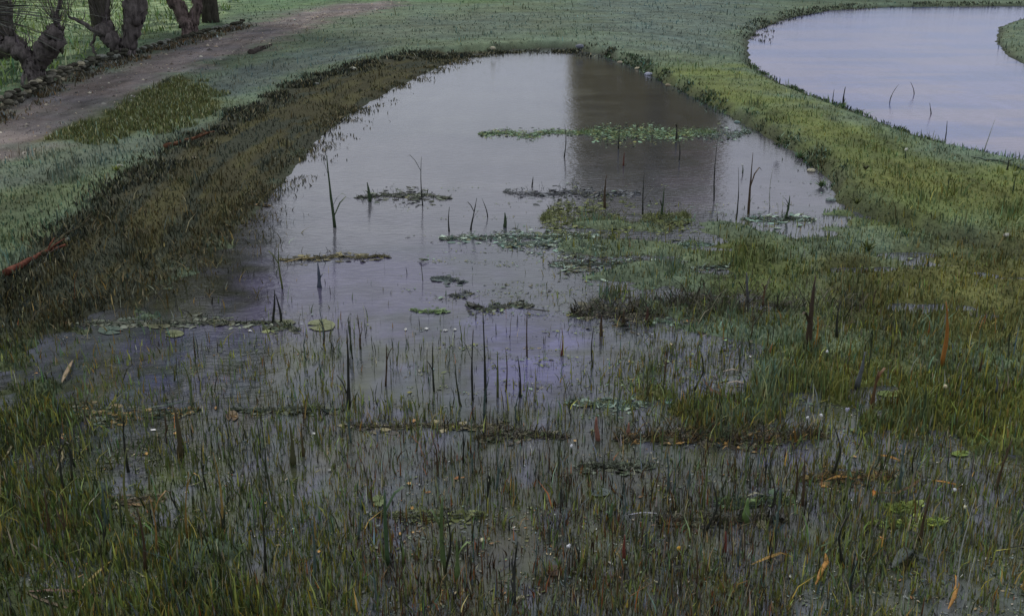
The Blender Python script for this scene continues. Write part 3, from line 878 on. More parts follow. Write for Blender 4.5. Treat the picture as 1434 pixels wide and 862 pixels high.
for ang, z, nm, w, h in [(-90, 1.2, 'door', .8, 1.3), (-90, 6.5, 'window', .5, .7), (-90, 11, 'window', .5, .7), (-135, 9.5, 'window', .45, .6)]:
    a = math.radians(ang); r = (R0 - (R0 - R1) * z / H0) * math.cos(math.pi / 8) + .05
    ct = Vector((math.cos(a) * r, math.sin(a) * r, z + .2)); t = Vector((-math.sin(a), math.cos(a), 0)); nrm = Vector((math.cos(a), math.sin(a), 0))
    m = MB(); q = []
    for d in (-.15, .06):
        for sx, sz in ((-1, -1), (1, -1), (1, .7), (.5, 1.05), (-.5, 1.05), (-1, .7)): q.append(ct + t * w * sx + Vector((0, 0, h * sz)) + nrm * d)
    m.add(q, [tuple(range(6, 12))] + [(k, (k + 1) % 6, 6 + (k + 1) % 6, 6 + k) for k in range(6)], alb(48, 44, 42)); m.build(nm, M_STONE, tower, smooth=False)

# ------------------------------------------------------------------ trees beyond, seen mirrored
def tall_tree(px, Y, hgt, rad, label, leafcol, dens=1.0, slim=True):
    X = (px - 717) / FPX * Y * 1.06
    z0 = float(height(np.array([X]), np.array([Y]))[0])
    m = MB()
    m.tube(wiggle([(0, 0, -.2), (.1, 0, hgt * .5), (0, 0, hgt * .93)], 6, .12), list(np.linspace(.34, .05, 13)), alb(70, 66, 60), seg=9, lump=.2)
    o = tag(m.build('tall_tree', M_BARK, loc=(X, Y, z0)), label, 'tree', 'trees beyond the ponds, mirrored in the water')
    b = MB()
    for i in range(26):
        z = hgt * random.uniform(.18, .92); a = random.uniform(0, 6.28); rr_ = rad * random.uniform(.5, 1.0) * math.sin(math.pi * min(1, (z / hgt) * .95 + .1)) ** .5
        p = [Vector((0, 0, z)), Vector((math.cos(a) * rr_ * .5, math.sin(a) * rr_ * .5, z + rr_ * .5)), Vector((math.cos(a) * rr_, math.sin(a) * rr_, z + rr_ * (1.5 if slim else .8)))]
        b.tube(p, [.08, .05, .02], alb(70, 66, 60), seg=5, cap=False)
    b.build('branches', M_BARK, o)
    n = int(5200 * dens)
    zz = RNG.uniform(.14, 1, n) * hgt; a = RNG.uniform(0, 6.28, n)
    prof = rad * np.sin(np.pi * np.clip(zz / hgt * .92 + .08, 0, 1)) ** .6
    r_ = prof * RNG.uniform(0, 1, n) ** .45 * (0.7 + .6 * vnoise(a * 2, zz * .9, 5))
    k = vnoise(a * 3 + 5, zz * 1.3, 9) > .34
    zz, a, r_ = zz[k], a[k], r_[k]
    C = tint(np.repeat(np.array([leafcol]), len(zz), 0), .35, .2)
    f = blades('crown', np.cos(a) * r_, np.sin(a) * r_, zz, RNG.uniform(.25, .5, len(zz)), np.full(len(zz), .11), C, lean=1.3)
    f.parent = o
    return o
#tall_tree(566, 78, 21, 1.25, 'slender poplar mirrored as a soft green band left of the tower', alb(112, 118, 84), .55)
tall_tree(190, 40, 16, 2.6, 'tall bare looking tree behind the willows, mirrored in the dark water at the left', alb(50, 56, 38), 1.2, False)
tall_tree(330, 44, 15, 2.0, 'thin tree behind the meadow, mirrored beside the left bank', alb(50, 56, 38), .8, False)
tall_tree(60, 32, 14, 2.6, 'tall tree far left behind the willows, mirrored in the dark water', alb(50, 56, 38), 1.2, False)

# ------------------------------------------------------------------ rafts of weed and litter floating on the water
RAFT_GAIN = 1.5
def raft(name, cx, cy, hw, hh, pal, label, cat='water weed', n=260, blade=0.5, hgt=.04, curve=0.0, size=.03):
    c0 = Vector((*[float(v) for v in at(cx, cy)], 0.0))
    ex = Vector((*[float(v) for v in at(cx + hw, cy)], 0.0)) - c0
    ey = Vector((*[float(v) for v in at(cx, cy - hh)], 0.0)) - c0
    m = MB()
    wav = max(1.6, 9.0 / hh)
    seed = random.randrange(1000)
    n = int(n * RAFT_GAIN); cnt = 0
    if 'strip' in label: n *= 3; size *= .55
    if 'hummock in' in label: n *= 2; size *= .7
    for _ in range(n * 4):
        u = random.uniform(-1, 1); th = 1.5 * (0.25 + 1.1 * float(vnoise(np.array([u * 3.1 + 2]), np.array([seed * .7]), 3)[0])) * (1 - abs(u) ** 3) + .1
        v = random.gauss(0, .8) * th
        if abs(v) > 2.4 * th or float(vnoise(np.array([u * 4 + 7]), np.array([v * 1.5]), seed)[0]) < .2: continue
        cnt += 1
        if cnt > n: break
        p = ex * u + ey * (v + curve * (u * u - .4) * 3 + wav * (float(vnoise(np.array([u * 2.3 + seed]), np.array([.5]), 8)[0]) - .5))
        c = np.array(random.choice(pal)) * random.uniform(.6, 1.45)
        s = size * random.choice((.35, .5, .7, 1.0, 1.4)) * random.uniform(.7, 1.2)
        if random.random() < blade:
            a = random.uniform(0, 6.28); d = Vector((math.cos(a) * .7, math.sin(a) * .35, random.uniform(.1, 1)))
            L = hgt * random.uniform(.5, 2.4)
            m.blade([p, p + d * L * .5 + Vector((0, 0, .2 * L)), p + d * L], s * .22, c, yaw=random.uniform(0, 3.14))
        else:
            a = random.uniform(0, 6.28); k = 7
            tilt = Vector((random.gauss(0, .25), random.gauss(0, .25)))
            q = [p + Vector((0, 0, .008))]
            for j in range(k):
                t = a + 2 * math.pi * j / k; r = s * (1.5 if j % k == 0 else 1) * random.uniform(.8, 1.1)
                dx, dy = math.cos(t) * r * 1.2, math.sin(t) * r * .8
                q.append(p + Vector((dx, dy, .006 + max(-.004, dx * tilt.x + dy * tilt.y))))
            m.add(q, [(0, 1 + j, 1 + (j + 1) % k) for j in range(k)], c)
    for _ in range(7):   # runners that hold the raft together
        v0 = random.gauss(0, .5); q = []
        for k in range(25):
            u = -.98 + 1.96 * k / 24
            q.append(ex * u + ey * (v0 * (1 - abs(u)) + .5 * random.gauss(0, .5) + curve * (u * u - .4) * 3 + wav * (float(vnoise(np.array([u * 2.3 + seed]), np.array([.5]), 8)[0]) - .5)) + Vector((0, 0, .006 + .01 * random.random())))
        m.tube(q, [size * .12] * 25, np.array(random.choice(pal)) * .8, seg=4)
    return tag(m.build(name, M_PLANT, loc=c0), label, cat)
G1 = [alb(74, 98, 62), alb(92, 112, 70), alb(60, 80, 50), alb(110, 140, 112), alb(96, 100, 50)]
GD = [alb(50, 62, 46), alb(56, 62, 44), alb(38, 40, 34), alb(90, 98, 84)]
TE = [alb(64, 84, 76), alb(96, 120, 108), alb(52, 62, 52), alb(74, 80, 54), alb(130, 146, 132)]
OL = [alb(82, 90, 46), alb(70, 78, 40), alb(92, 100, 52), alb(60, 66, 40)]
BR = [alb(44, 40, 32), alb(60, 56, 44), alb(34, 32, 28), alb(86, 84, 66), alb(56, 66, 44)]
OR = [alb(100, 82, 50), alb(70, 60, 40), alb(44, 40, 32), alb(64, 58, 40), alb(48, 46, 36), alb(128, 100, 56), alb(60, 62, 40)]
RAFTS = [
    (742, 187, 72, 3.6, G1, 'thin left end of the green weed strip across the pond, over pale water', 420, .03),
    (905, 186, 98, 5, G1, 'bright green weed strip over the brown reflection of the tower', 900, .06),
    (1012, 188, 40, 5, TE, 'teal weed at the right end of the green strip, touching the bank', 200, .05),
    (565, 275, 66, 5, GD, 'narrow dark weed line left of the middle of the pond, under a leafy stalk', 260, .05),
    (800, 270, 95, 5, [alb(72, 76, 80), alb(60, 66, 66), alb(84, 88, 92)], 'slate grey arching weed line above the olive weed hummock', 260, .04),
    (862, 306, 104, 17, OL, 'olive weed hummock in the middle right of the pond', 1500, .07),
    (725, 332, 112, 5, TE, 'grey green weed line running left from the olive hummock', 420, .04),
    (850, 345, 150, 7, TE, 'broad teal weed band just below the olive hummock', 700, .05),
    (900, 372, 130, 8, TE + BR, 'mixed teal and brown weed band below the teal one', 700, .05),
    (470, 361, 76, 2.5, [alb(70, 68, 44), alb(100, 94, 60), alb(44, 44, 34)], 'thin brown weed line with a yellowish middle, left of the centre', 200, .04),
    (320, 288, 58, 3, OR, 'ochre and dark weed line against the left mud bank', 170, .04),
    (250, 452, 140, 3.5, GD, 'long dark weed line on the left water with broad leaves on it', 460, .05),
    (393, 459, 26, 4, GD + [alb(96, 104, 60)], 'small dark weed clump holding one white petal', 130, .05),
    (870, 440, 70, 9, BR, 'left half of the blackish litter line under the marsh', 800, .12),
    (1015, 436, 80, 12, BR, 'blackish broken reed litter just right of the middle', 1300, .17),
    (1150, 438, 60, 9, BR, 'dark litter round the foot of the thick reed with the white tip', 600, .14),
    (180, 578, 98, 6, [alb(40, 58, 48), alb(52, 66, 46), alb(112, 92, 44), alb(60, 64, 44)], 'dark green and ochre weed ring at the lower left', 420, .05),
    (400, 575, 82, 3, [alb(40, 54, 46), alb(56, 64, 48)], 'thin dark green weed line right of the weed ring', 170, .04),
    (590, 597, 112, 3, [alb(110, 104, 78), alb(60, 58, 46), alb(40, 38, 34)], 'pale straw coloured litter line in the lower middle', 300, .05),
    (730, 609, 66, 5, BR, 'black litter line under the straw coloured one', 360, .07),
    (850, 566, 56, 5, TE, 'teal weed patch with white glints above the litter line', 260, .04),
    (1010, 613, 150, 8, OR + BR, 'long dark litter line with rusty orange leaves', 1100, .1),
    (1185, 668, 66, 6, OR + [alb(100, 88, 44)], 'ochre weed patch at the lower right with a dark rim', 300, .05),
    (1265, 711, 26, 3, [alb(104, 120, 52), alb(84, 96, 44)], 'small lime green weed patch at the lower right', 200, .03),
    (1270, 733, 52, 3.5, [alb(110, 128, 54), alb(60, 76, 40), alb(130, 146, 66)], 'lime and dark green weed line below the small lime patch', 220, .04),
    (1010, 730, 90, 5, BR, 'dark brown litter line among reddish reeds near the bottom', 380, .08),
    (627, 392, 24, 4, [alb(50, 62, 62), alb(60, 72, 70)], 'small blue green leaf clump floating alone on the lilac water', 60, .02),
    (645, 413, 16, 3, [alb(54, 60, 64), alb(66, 72, 70)], 'tiny slate leaf clump just below the blue green one', 40, .02),
    (600, 435, 26, 2.5, [alb(84, 108, 60), alb(72, 90, 60)], 'fresh green floating leaves left of the small black leaf', 60, .02),
    (930, 452, 22, 3.5, [alb(104, 124, 106), alb(88, 110, 92)], 'pale grey green leaves between two dark litter clumps', 60, .02),
    (1090, 308, 52, 4, TE, 'teal weed at the lower right corner of the open water', 240, .04),
    (700, 430, 46, 3, GD, 'dark weed line joined to the small black leaf', 160, .04),
    (1180, 520, 70, 5, GD, 'dark green weed below the thick reed with the white tip', 260, .05),
    (1050, 702, 60, 6, [alb(56, 74, 56), alb(84, 104, 60), alb(50, 62, 50)], 'green weed below the lilac patch at the lower right', 240, .05),
    (860, 655, 55, 5, GD, 'dark weed around pale pool in the lower middle', 200, .05),
    (600, 720, 80, 5, OL + GD, 'olive weed among the bottom reeds', 260, .05),
    (120, 700, 110, 6, [alb(92, 74, 48), alb(64, 66, 40), alb(56, 50, 36)], 'rusty weed line in the green lower left corner', 260, .05),
]
for cx, cy, hw, hh, pal, lab, n, hg in RAFTS:
    nm = 'reed_litter' if 'litter' in lab else 'floating_weed'
    raft(nm, cx, cy, hw, hh, pal, lab, 'reed litter' if 'litter' in lab else 'water weed', n, .5, hg, .35 if 'ring' in lab or 'arching' in lab else 0.0, .016 + .0011 * float(at(cx, cy)[1]))

# ------------------------------------------------------------------ stalks
def metres(px, py):
    p = Vector((*[float(v) for v in at(px, py)], 0))
    return p, (p - Vector((0, 0, CAM_H))).length / FPX

def stalk(x, y, h, w, col, lab, lean=0.0, leaves=0, group=None, flower=None, cat='reed', name='reed_stalk', notch=True):
    p, s = metres(x, y)
    gz = float(height(np.array([p.x]), np.array([p.y]))[0])
    base = Vector((p.x, p.y, max(gz, 0) if gz > 0 else 0))
    if gz > .02: base = ground(x, y)
    H, W = h * s * 1.04, w * s * .5
    m = MB()
    n = 7
    dx = lean * H
    bend = random.uniform(-.05, .05) * H
    pts = [Vector((dx * (k / n) ** 1.4 + bend * math.sin(math.pi * k / n), random.uniform(-.01, .01) * H, H * k / n)) for k in range(n + 1)]
    pts[0].z = -.03
    m.tube(pts, [W * (1.15 - .9 * k / n) * random.uniform(.8, 1.25) for k in range(n + 1)], np.array(col), seg=6, lump=.2)
    o = tag(m.build(name, M_PLANT, loc=base), lab, cat, group)
    for i in range(min(leaves, 3 if y < 340 else 1)):
        k = random.randrange(1, n - 1); a = random.choice([-1, 1]) * random.uniform(.25, .7)
        L = H * random.uniform(.25, .5)
        b = MB(); q = pts[k]
        b.blade([q, q + Vector((a * L * .4, random.uniform(-.1, .1) * L, L * .5)), q + Vector((a * L * .8, 0, L * .75)), q + Vector((a * L * 1.15, 0, L * .62))],
                max(W * 1.1, .0035), np.array(col) * random.uniform(.8, 1.5), yaw=math.pi / 2 * random.uniform(.5, 1.5))
        b.build('leaf', M_PLANT, o)
    if flower is not None:
        f = MB(); t = pts[-1]; r = flower[3] * s * .75
        for j in range(5):
            a = 2 * math.pi * j / 5 + random.random()
            f.lump_(t + Vector((math.cos(a) * r * .45, math.sin(a) * r * .45, random.uniform(0, .6) * r)), r * .6, flower[:3], seg=6, ring=4, jit=.3, sq=(.8, .8, 1.4))
        f.build('bloom', M_PLANT, o)
    return o
DKC, GRN, OLV, STR, BRN = alb(36, 38, 32), alb(48, 62, 40), alb(74, 80, 46), alb(122, 118, 92), alb(62, 50, 36)
ORG = alb(148, 108, 50); WHT = tuple(alb(190, 192, 196)); PALE = alb(140, 142, 136)
S = [
    (469, 318, 96, 4.5, GRN, 'tall dark green leafy stalk standing alone in the lilac water at the left', -.06, 5),
    (518, 282, 26, 5, GRN, 'short dark stub at the left end of the narrow weed line', -.1, 2),
    (592, 288, 66, 1.6, DKC, 'hair thin dark stalk rising from the right part of the narrow weed line', 0, 1),
    (629, 324, 34, 2.2, DKC, 'short dark stalk left of the long grey green weed line', .03, 0),
    (659, 322, 44, 2.4, DKC, 'forked dark stalk with one curved leaf above the grey green weed line', .2, 2),
    (683, 304, 26, 1.6, DKC, 'short thin stalk leaning left, beside the forked one', -.3, 0),
    (707, 318, 20, 4.5, GRN, 'stubby dark green bud above the grey green weed line', .0, 1),
    (745, 262, 14, 2.2, DKC, 'tiny dark stub in the open lilac water under the thin weed strip', .1, 0),
    (790, 220, 44, 1.5, DKC, 'thin stalk through the left half of the green strip', .0, 0),
    (866, 208, 36, 1.8, DKC, 'thin stalk through the bright green strip over the brown reflection', .0, 0),
    (873, 232, 18, 2.4, alb(84, 48, 36), 'small reddish stalk under the bright green strip', .05, 0),
    (947, 196, 22, 3.0, DKC, 'dark bud at the right end of the bright green strip', .0, 1),
    (951, 224, 30, 1.6, DKC, 'thin dark stalk just below the dark bud', -.1, 0),
    (847, 292, 46, 4.0, BRN, 'brown stalk beside the top of the olive hummock', .02, 1),
    (900, 300, 60, 2.0, DKC, 'thin dark stalk on the right slope of the olive hummock', .0, 1),
    (926, 304, 40, 3.0, GRN, 'green stalk right of the olive hummock', .05, 3),
    (1000, 282, 86, 1.8, DKC, 'long thin stalk near the right end of the pond, leftmost of the four there', .0, 0),
    (1031, 308, 70, 1.8, DKC, 'long thin stalk near the right end of the pond, second of the four there', -.03, 0),
    (1048, 300, 82, 3.0, BRN, 'tallest brown stalk near the right end of the pond', .0, 1),
    (1078, 292, 54, 1.6, PALE, 'pale hair thin stalk near the right end of the pond', .0, 0),
    (1100, 306, 30, 3.6, GRN, 'dark leafy stub in the teal weed at the pond corner', .1, 3),
    (1181, 151, 26, 2.8, DKC, 'dark stalk with a white foot on the near shore of the lilac pond', .0, 1),
    (1166, 148, 20, 1.8, DKC, 'thin stalk left of the one with the white foot, lilac pond shore', .0, 0),
    (1322, 203, 30, 2.0, DKC, 'dark stalk at the shore below the middle of the lilac pond', .0, 0),
    (1304, 160, 14, 1.5, DKC, 'short stalk leaning left in the lilac pond', -.25, 0),
    (1246, 143, 22, 1.2, DKC, 'faint bent stalk in the lilac pond, left one of a crossed pair', .4, 0),
    (1280, 133, 16, 1.2, DKC, 'faint bent stalk in the lilac pond, right one of a crossed pair', -.4, 0),
    (1378, 212, 40, 1.5, PALE, 'thin pale stalk at the shore near the right end of the lilac pond', .2, 1),
    (1410, 238, 14, 2.5, DKC, 'dark nub on the grass under the right end of the lilac pond', .0, 0),
    (382, 452, 46, 4.5, DKC, 'dark bent leaf, left half of a pointed arch over the long weed line', .12, 0),
    (394, 452, 40, 4.0, DKC, 'dark bent leaf, right half of a pointed arch over the long weed line', -.12, 0),
    (396, 404, 60, 3.0, OLV, 'olive stalk at the left end of the brown weed line', -.02, 1),
    (447, 402, 34, 6.0, alb(66, 72, 82), 'broad slate blue stalk below the brown weed line', .0, 1),
    (488, 572, 112, 5, DKC, 'long dark pole with a pale edge standing in the left middle water', .03, 1),
    (540, 540, 60, 3, BRN, 'brown stalk right of the long dark pole', .05, 1),
    (608, 548, 70, 3, DKC, 'dark stalk under the three white petals', .0, 2),
    (643, 520, 58, 1.6, PALE, 'hair thin pale stalk leaning left beside the lilac pool', -.2, 0),
    (662, 560, 100, 3.4, DKC, 'ragged black stalk, left one of the tall pair at the lilac pool', .02, 3),
    (680, 562, 130, 4, DKC, 'ragged black stalk, right one of the tall pair at the lilac pool', -.02, 4),
    (697, 556, 66, 3.4, OLV, 'olive green stalk at the foot of the lilac pool', .0, 1),
    (708, 548, 62, 2.4, BRN, 'brown stalk right of the olive one under the lilac pool', .0, 0),
    (728, 556, 60, 3.4, DKC, 'dark stalk in the middle of the lilac pool foot', -.05, 2),
    (738, 500, 70, 2.6, BRN, 'dark brown stalk standing in the middle of the lilac pool', .0, 0),
    (748, 562, 50, 2.2, STR, 'short straw coloured stalk under the lilac pool', .02, 1),
    (786, 498, 40, 2.6, alb(84, 50, 44), 'reddish stalk in the right part of the lilac pool', .0, 0),
    (830, 514, 56, 2.6, DKC, 'thin dark stalk right of the lilac pool', .0, 0),
    (842, 470, 30, 5, BRN, 'dark brown stub above the right end of the lilac pool', .0, 1),
    (873, 454, 20, 5, BRN, 'brown stub on the left litter line', .0, 0),
    (906, 452, 22, 5, alb(60, 40, 32), 'red brown stub between the pale leaves and the black litter', .0, 0),
    (1047, 428, 46, 5, alb(72, 72, 76), 'grey broad stalk over the black litter right of the middle', -.1, 1),
    (1068, 428, 30, 3, alb(84, 60, 40), 'short brown stalk with pale tip beside the broad grey one', .05, 1),
    (1132, 490, 100, 8, alb(54, 44, 34), 'thick dark reed stump with an orange edge, right of the middle', .0, 2),
    (1129, 486, 52, 3, ORG, 'orange reed pressed against the left of the thick dark stump', .0, 0),
    (1140, 488, 44, 3, ORG, 'orange reed pressed against the right of the thick dark stump', .02, 0),
    (1172, 470, 46, 3.4, DKC, 'dark stalk right of the thick dark stump', .0, 1),
    (1222, 430, 22, 3, BRN, 'short dark brown stalk under the reddish grass at the right', .1, 0),
    (1318, 510, 82, 5.5, alb(126, 84, 36), 'orange brown reed with a dark foot near the right edge', -.06, 0),
    (1323, 454, 20, 4, alb(112, 112, 120), 'pale lilac blade beside the orange brown reed', .1, 0),
    (1299, 470, 20, 3, alb(112, 76, 36), 'short orange stub left of the orange brown reed', .0, 0),
    (1372, 520, 24, 3, BRN, 'short dark red stub right of the orange brown reed', .05, 0),
    (1396, 548, 20, 4, alb(70, 76, 78), 'blue grey blade leaning left near the right edge', -.2, 0),
    (1150, 758, 30, 3.5, PALE, 'pale grey bud above the long orange drooping leaf', .0, 0),
    (1340, 830, 130, 2, PALE, 'long hair thin pale stalk at the bottom right', .04, 0),
    (1352, 850, 70, 2.5, PALE, 'pale thin stalk with a reddish foot at the bottom right', .02, 1),
    (1264, 858, 34, 2.5, PALE, 'short pale stalk at the bottom under the grey withered leaf', .0, 0),
    (310, 740, 108, 3.5, alb(126, 104, 56), 'straight ochre stalk at the lower left, rightmost of the ochre ones', -.01, 0),
    (262, 752, 92, 3.0, alb(116, 94, 50), 'ochre stalk leaning right at the lower left', .12, 1),
    (218, 782, 88, 3.4, alb(120, 92, 52), 'ochre stalk with a reddish foot at the lower left', .02, 1),
    (184, 742, 110, 4.5, alb(84, 88, 48), 'olive yellow ragged stalk, tallest at the lower left', .06, 3),
    (203, 800, 90, 5, alb(60, 46, 34), 'dark red brown stalk beside the ragged olive one', .0, 1),
    (180, 660, 80, 4, DKC, 'black stalk in the left water above the olive one', .03, 2),
    (252, 640, 70, 8, alb(62, 56, 38), 'broad brown sunken stalk under the weed ring', .0, 0),
    (90, 690, 90, 3.4, DKC, 'dark dotted stalk leaning right at the left edge marsh', .1, 1),
    (290, 690, 74, 3, DKC, 'thin dark stalk left of the straight ochre one', .0, 1),
    (372, 800, 96, 4, DKC, 'ragged dark stalk under the yellow leaf at the lower left', .02, 3),
    (365, 640, 56, 2.6, DKC, 'thin dark stalk rising toward the brown cup leaf', -.04, 0),
    (410, 650, 60, 7, alb(66, 66, 44), 'broad olive stalk left of the tall slate reeds', .0, 0),
    (425, 638, 46, 4, alb(70, 62, 40), 'brown stalk just right of the broad olive one', .0, 0),
    (543, 790, 110, 7, alb(56, 76, 50), 'broad green reed at the bottom, left one of three', .0, 2),
    (622, 800, 110, 8, alb(70, 86, 50), 'broad green reed at the bottom under a dark tip', .0, 2),
    (640, 812, 64, 7, alb(74, 90, 52), 'broad light green reed at the bottom, right one of three', .0, 1),
    (855, 735, 34, 6, alb(62, 84, 56), 'short green reed below the pale pool', .05, 1),
    (874, 782, 36, 5, alb(96, 50, 40), 'short red reed in the reddish brown patch at the bottom', .0, 0),
    (1014, 772, 30, 5, alb(98, 52, 42), 'short red reed left of the drooping orange leaf', .0, 0),
    (1045, 730, 34, 11, alb(84, 106, 60), 'broad fresh green leaf stump below the lilac patch', .0, 0),
    (838, 616, 34, 8, alb(112, 78, 66), 'pink brown broad stalk above the long litter line', -.1, 0),
    (880, 612, 22, 6, alb(118, 84, 70), 'short pink brown stalk right of the broad one', .0, 0),
    (1220, 580, 60, 6, alb(74, 54, 34), 'ragged red brown stalk in the middle of the right marsh', .05, 2),
    (1200, 540, 46, 7, alb(74, 78, 80), 'slate blue broad stalk in the right marsh', .12, 0),
    (1290, 590, 50, 4, GRN, 'dark green stalk under the lime patches of the right marsh', .0, 2),
]
for x, y, h, w, c_, lab, ln, lv_ in S:
    stalk(x, y, h, w, c_, lab, ln, lv_)

# white and yellow blossoms on short stems
FL = [
    (1137, 436, 14, 4.0, WHT, 'white blossom on top of the thick dark reed stump'),
    (1157, 500, 12, 2.6, WHT, 'small white bud right of the thick reed stump'),
    (1130, 592, 12, 3.0, WHT, 'white bud in the right marsh, leftmost of the row of three'),
    (1147, 590, 14, 3.6, WHT, 'white bud in the right marsh, middle of the row of three'),
    (1183, 586, 20, 4.2, tuple(alb(150, 150, 166)), 'lilac white bud in the right marsh, rightmost of the row of three'),
    (1322, 548, 10, 3.6, tuple(alb(180, 170, 140)), 'cream bud near the right edge below the orange brown reed'),
    (800, 630, 10, 3.4, WHT, 'white bud under the black litter line in the lower middle'),
    (1350, 720, 16, 3.2, tuple(alb(186, 184, 160)), 'cream bud under the bent orange leaf at the right'),
    (1336, 692, 10, 3.4, WHT, 'white bud hanging at the tip of the bent orange leaf'),
    (1268, 218, 10, 3.0, tuple(alb(170, 172, 160)), 'pale flower on the bank under the lilac pond'),
    (1325, 262, 22, 3.4, tuple(alb(112, 120, 70)), 'yellow green herb on the right bank'),
    (1418, 262, 22, 5.0, tuple(alb(106, 116, 70)), 'bigger yellow green herb on the right bank at the picture edge'),
    (797, 770, 10, 4.2, WHT, 'white bud with a brown base at the bottom middle'),
    (676, 762, 10, 4.0, tuple(alb(190, 184, 150)), 'cream bud at the bottom left of the brown based one'),
    (950, 776, 14, 4.6, tuple(alb(170, 134, 50)), 'yellow blossom over black leaves at the bottom middle'),
    (1040, 238, 10, 2.4, tuple(alb(170, 172, 170)), 'tiny pale flower among the long stalks at the right of the pond'),
]
for x, y, h, r, c_, lab in FL:
    stalk(x, y + h * .4, h, 2.0, GRN, lab, random.uniform(-.1, .1), 0, None, (*c_, r), 'flower', 'flower')

# ------------------------------------------------------------------ leaves lying on or arching over the water
def arch_leaf(P, w, col, lab, z=0.02, name='withered_leaf', cat='leaf', arch=.5):
    """a long leaf following photo points over the water; w in pixels"""
    p0, s = metres(*P[0])
    pts = []
    n = len(P)
    for i, (x, y) in enumerate(P):
        lift = z + arch * 30 * s * math.sin(math.pi * i / (n - 1))
        X, Y = at(x, y, lift)
        pts.append(Vector((float(X), float(Y), lift)) - p0)
    q = []
    for i in range(n - 1):
        for k in range(4): q.append(pts[i].lerp(pts[i + 1], k / 4))
    q.append(pts[-1])
    d = (pts[-1] - pts[0]); yaw = math.atan2(d.y, d.x) + math.pi / 2
    m = MB()
    V, F = [], []
    side = Vector((math.cos(yaw), math.sin(yaw), 0))
    k = len(q)
    for i, a in enumerate(q):
        f = i / (k - 1); ww = w * s * .6 * max(.12, math.sin(math.pi * (f * .9 + .05)) ** .8)
        jit = random.uniform(.85, 1.15)
        V += [a - side * ww * jit + Vector((0, 0, ww * .3)), a + Vector((0, 0, -ww * .25)), a + side * ww + Vector((0, 0, ww * .35)), a + Vector((0, 0, -ww * .32))]
    for i in range(k - 1):
        b = i * 4
        for j in range(4): F.append((b + j, b + (j + 1) % 4, b + 4 + (j + 1) % 4, b + 4 + j))
    cols = [np.array(col) * random.uniform(.7, 1.35) for _ in V]
    m.add(V, F, np.array(cols))
    return tag(m.build(name, M_PLANT, loc=p0), lab, cat)
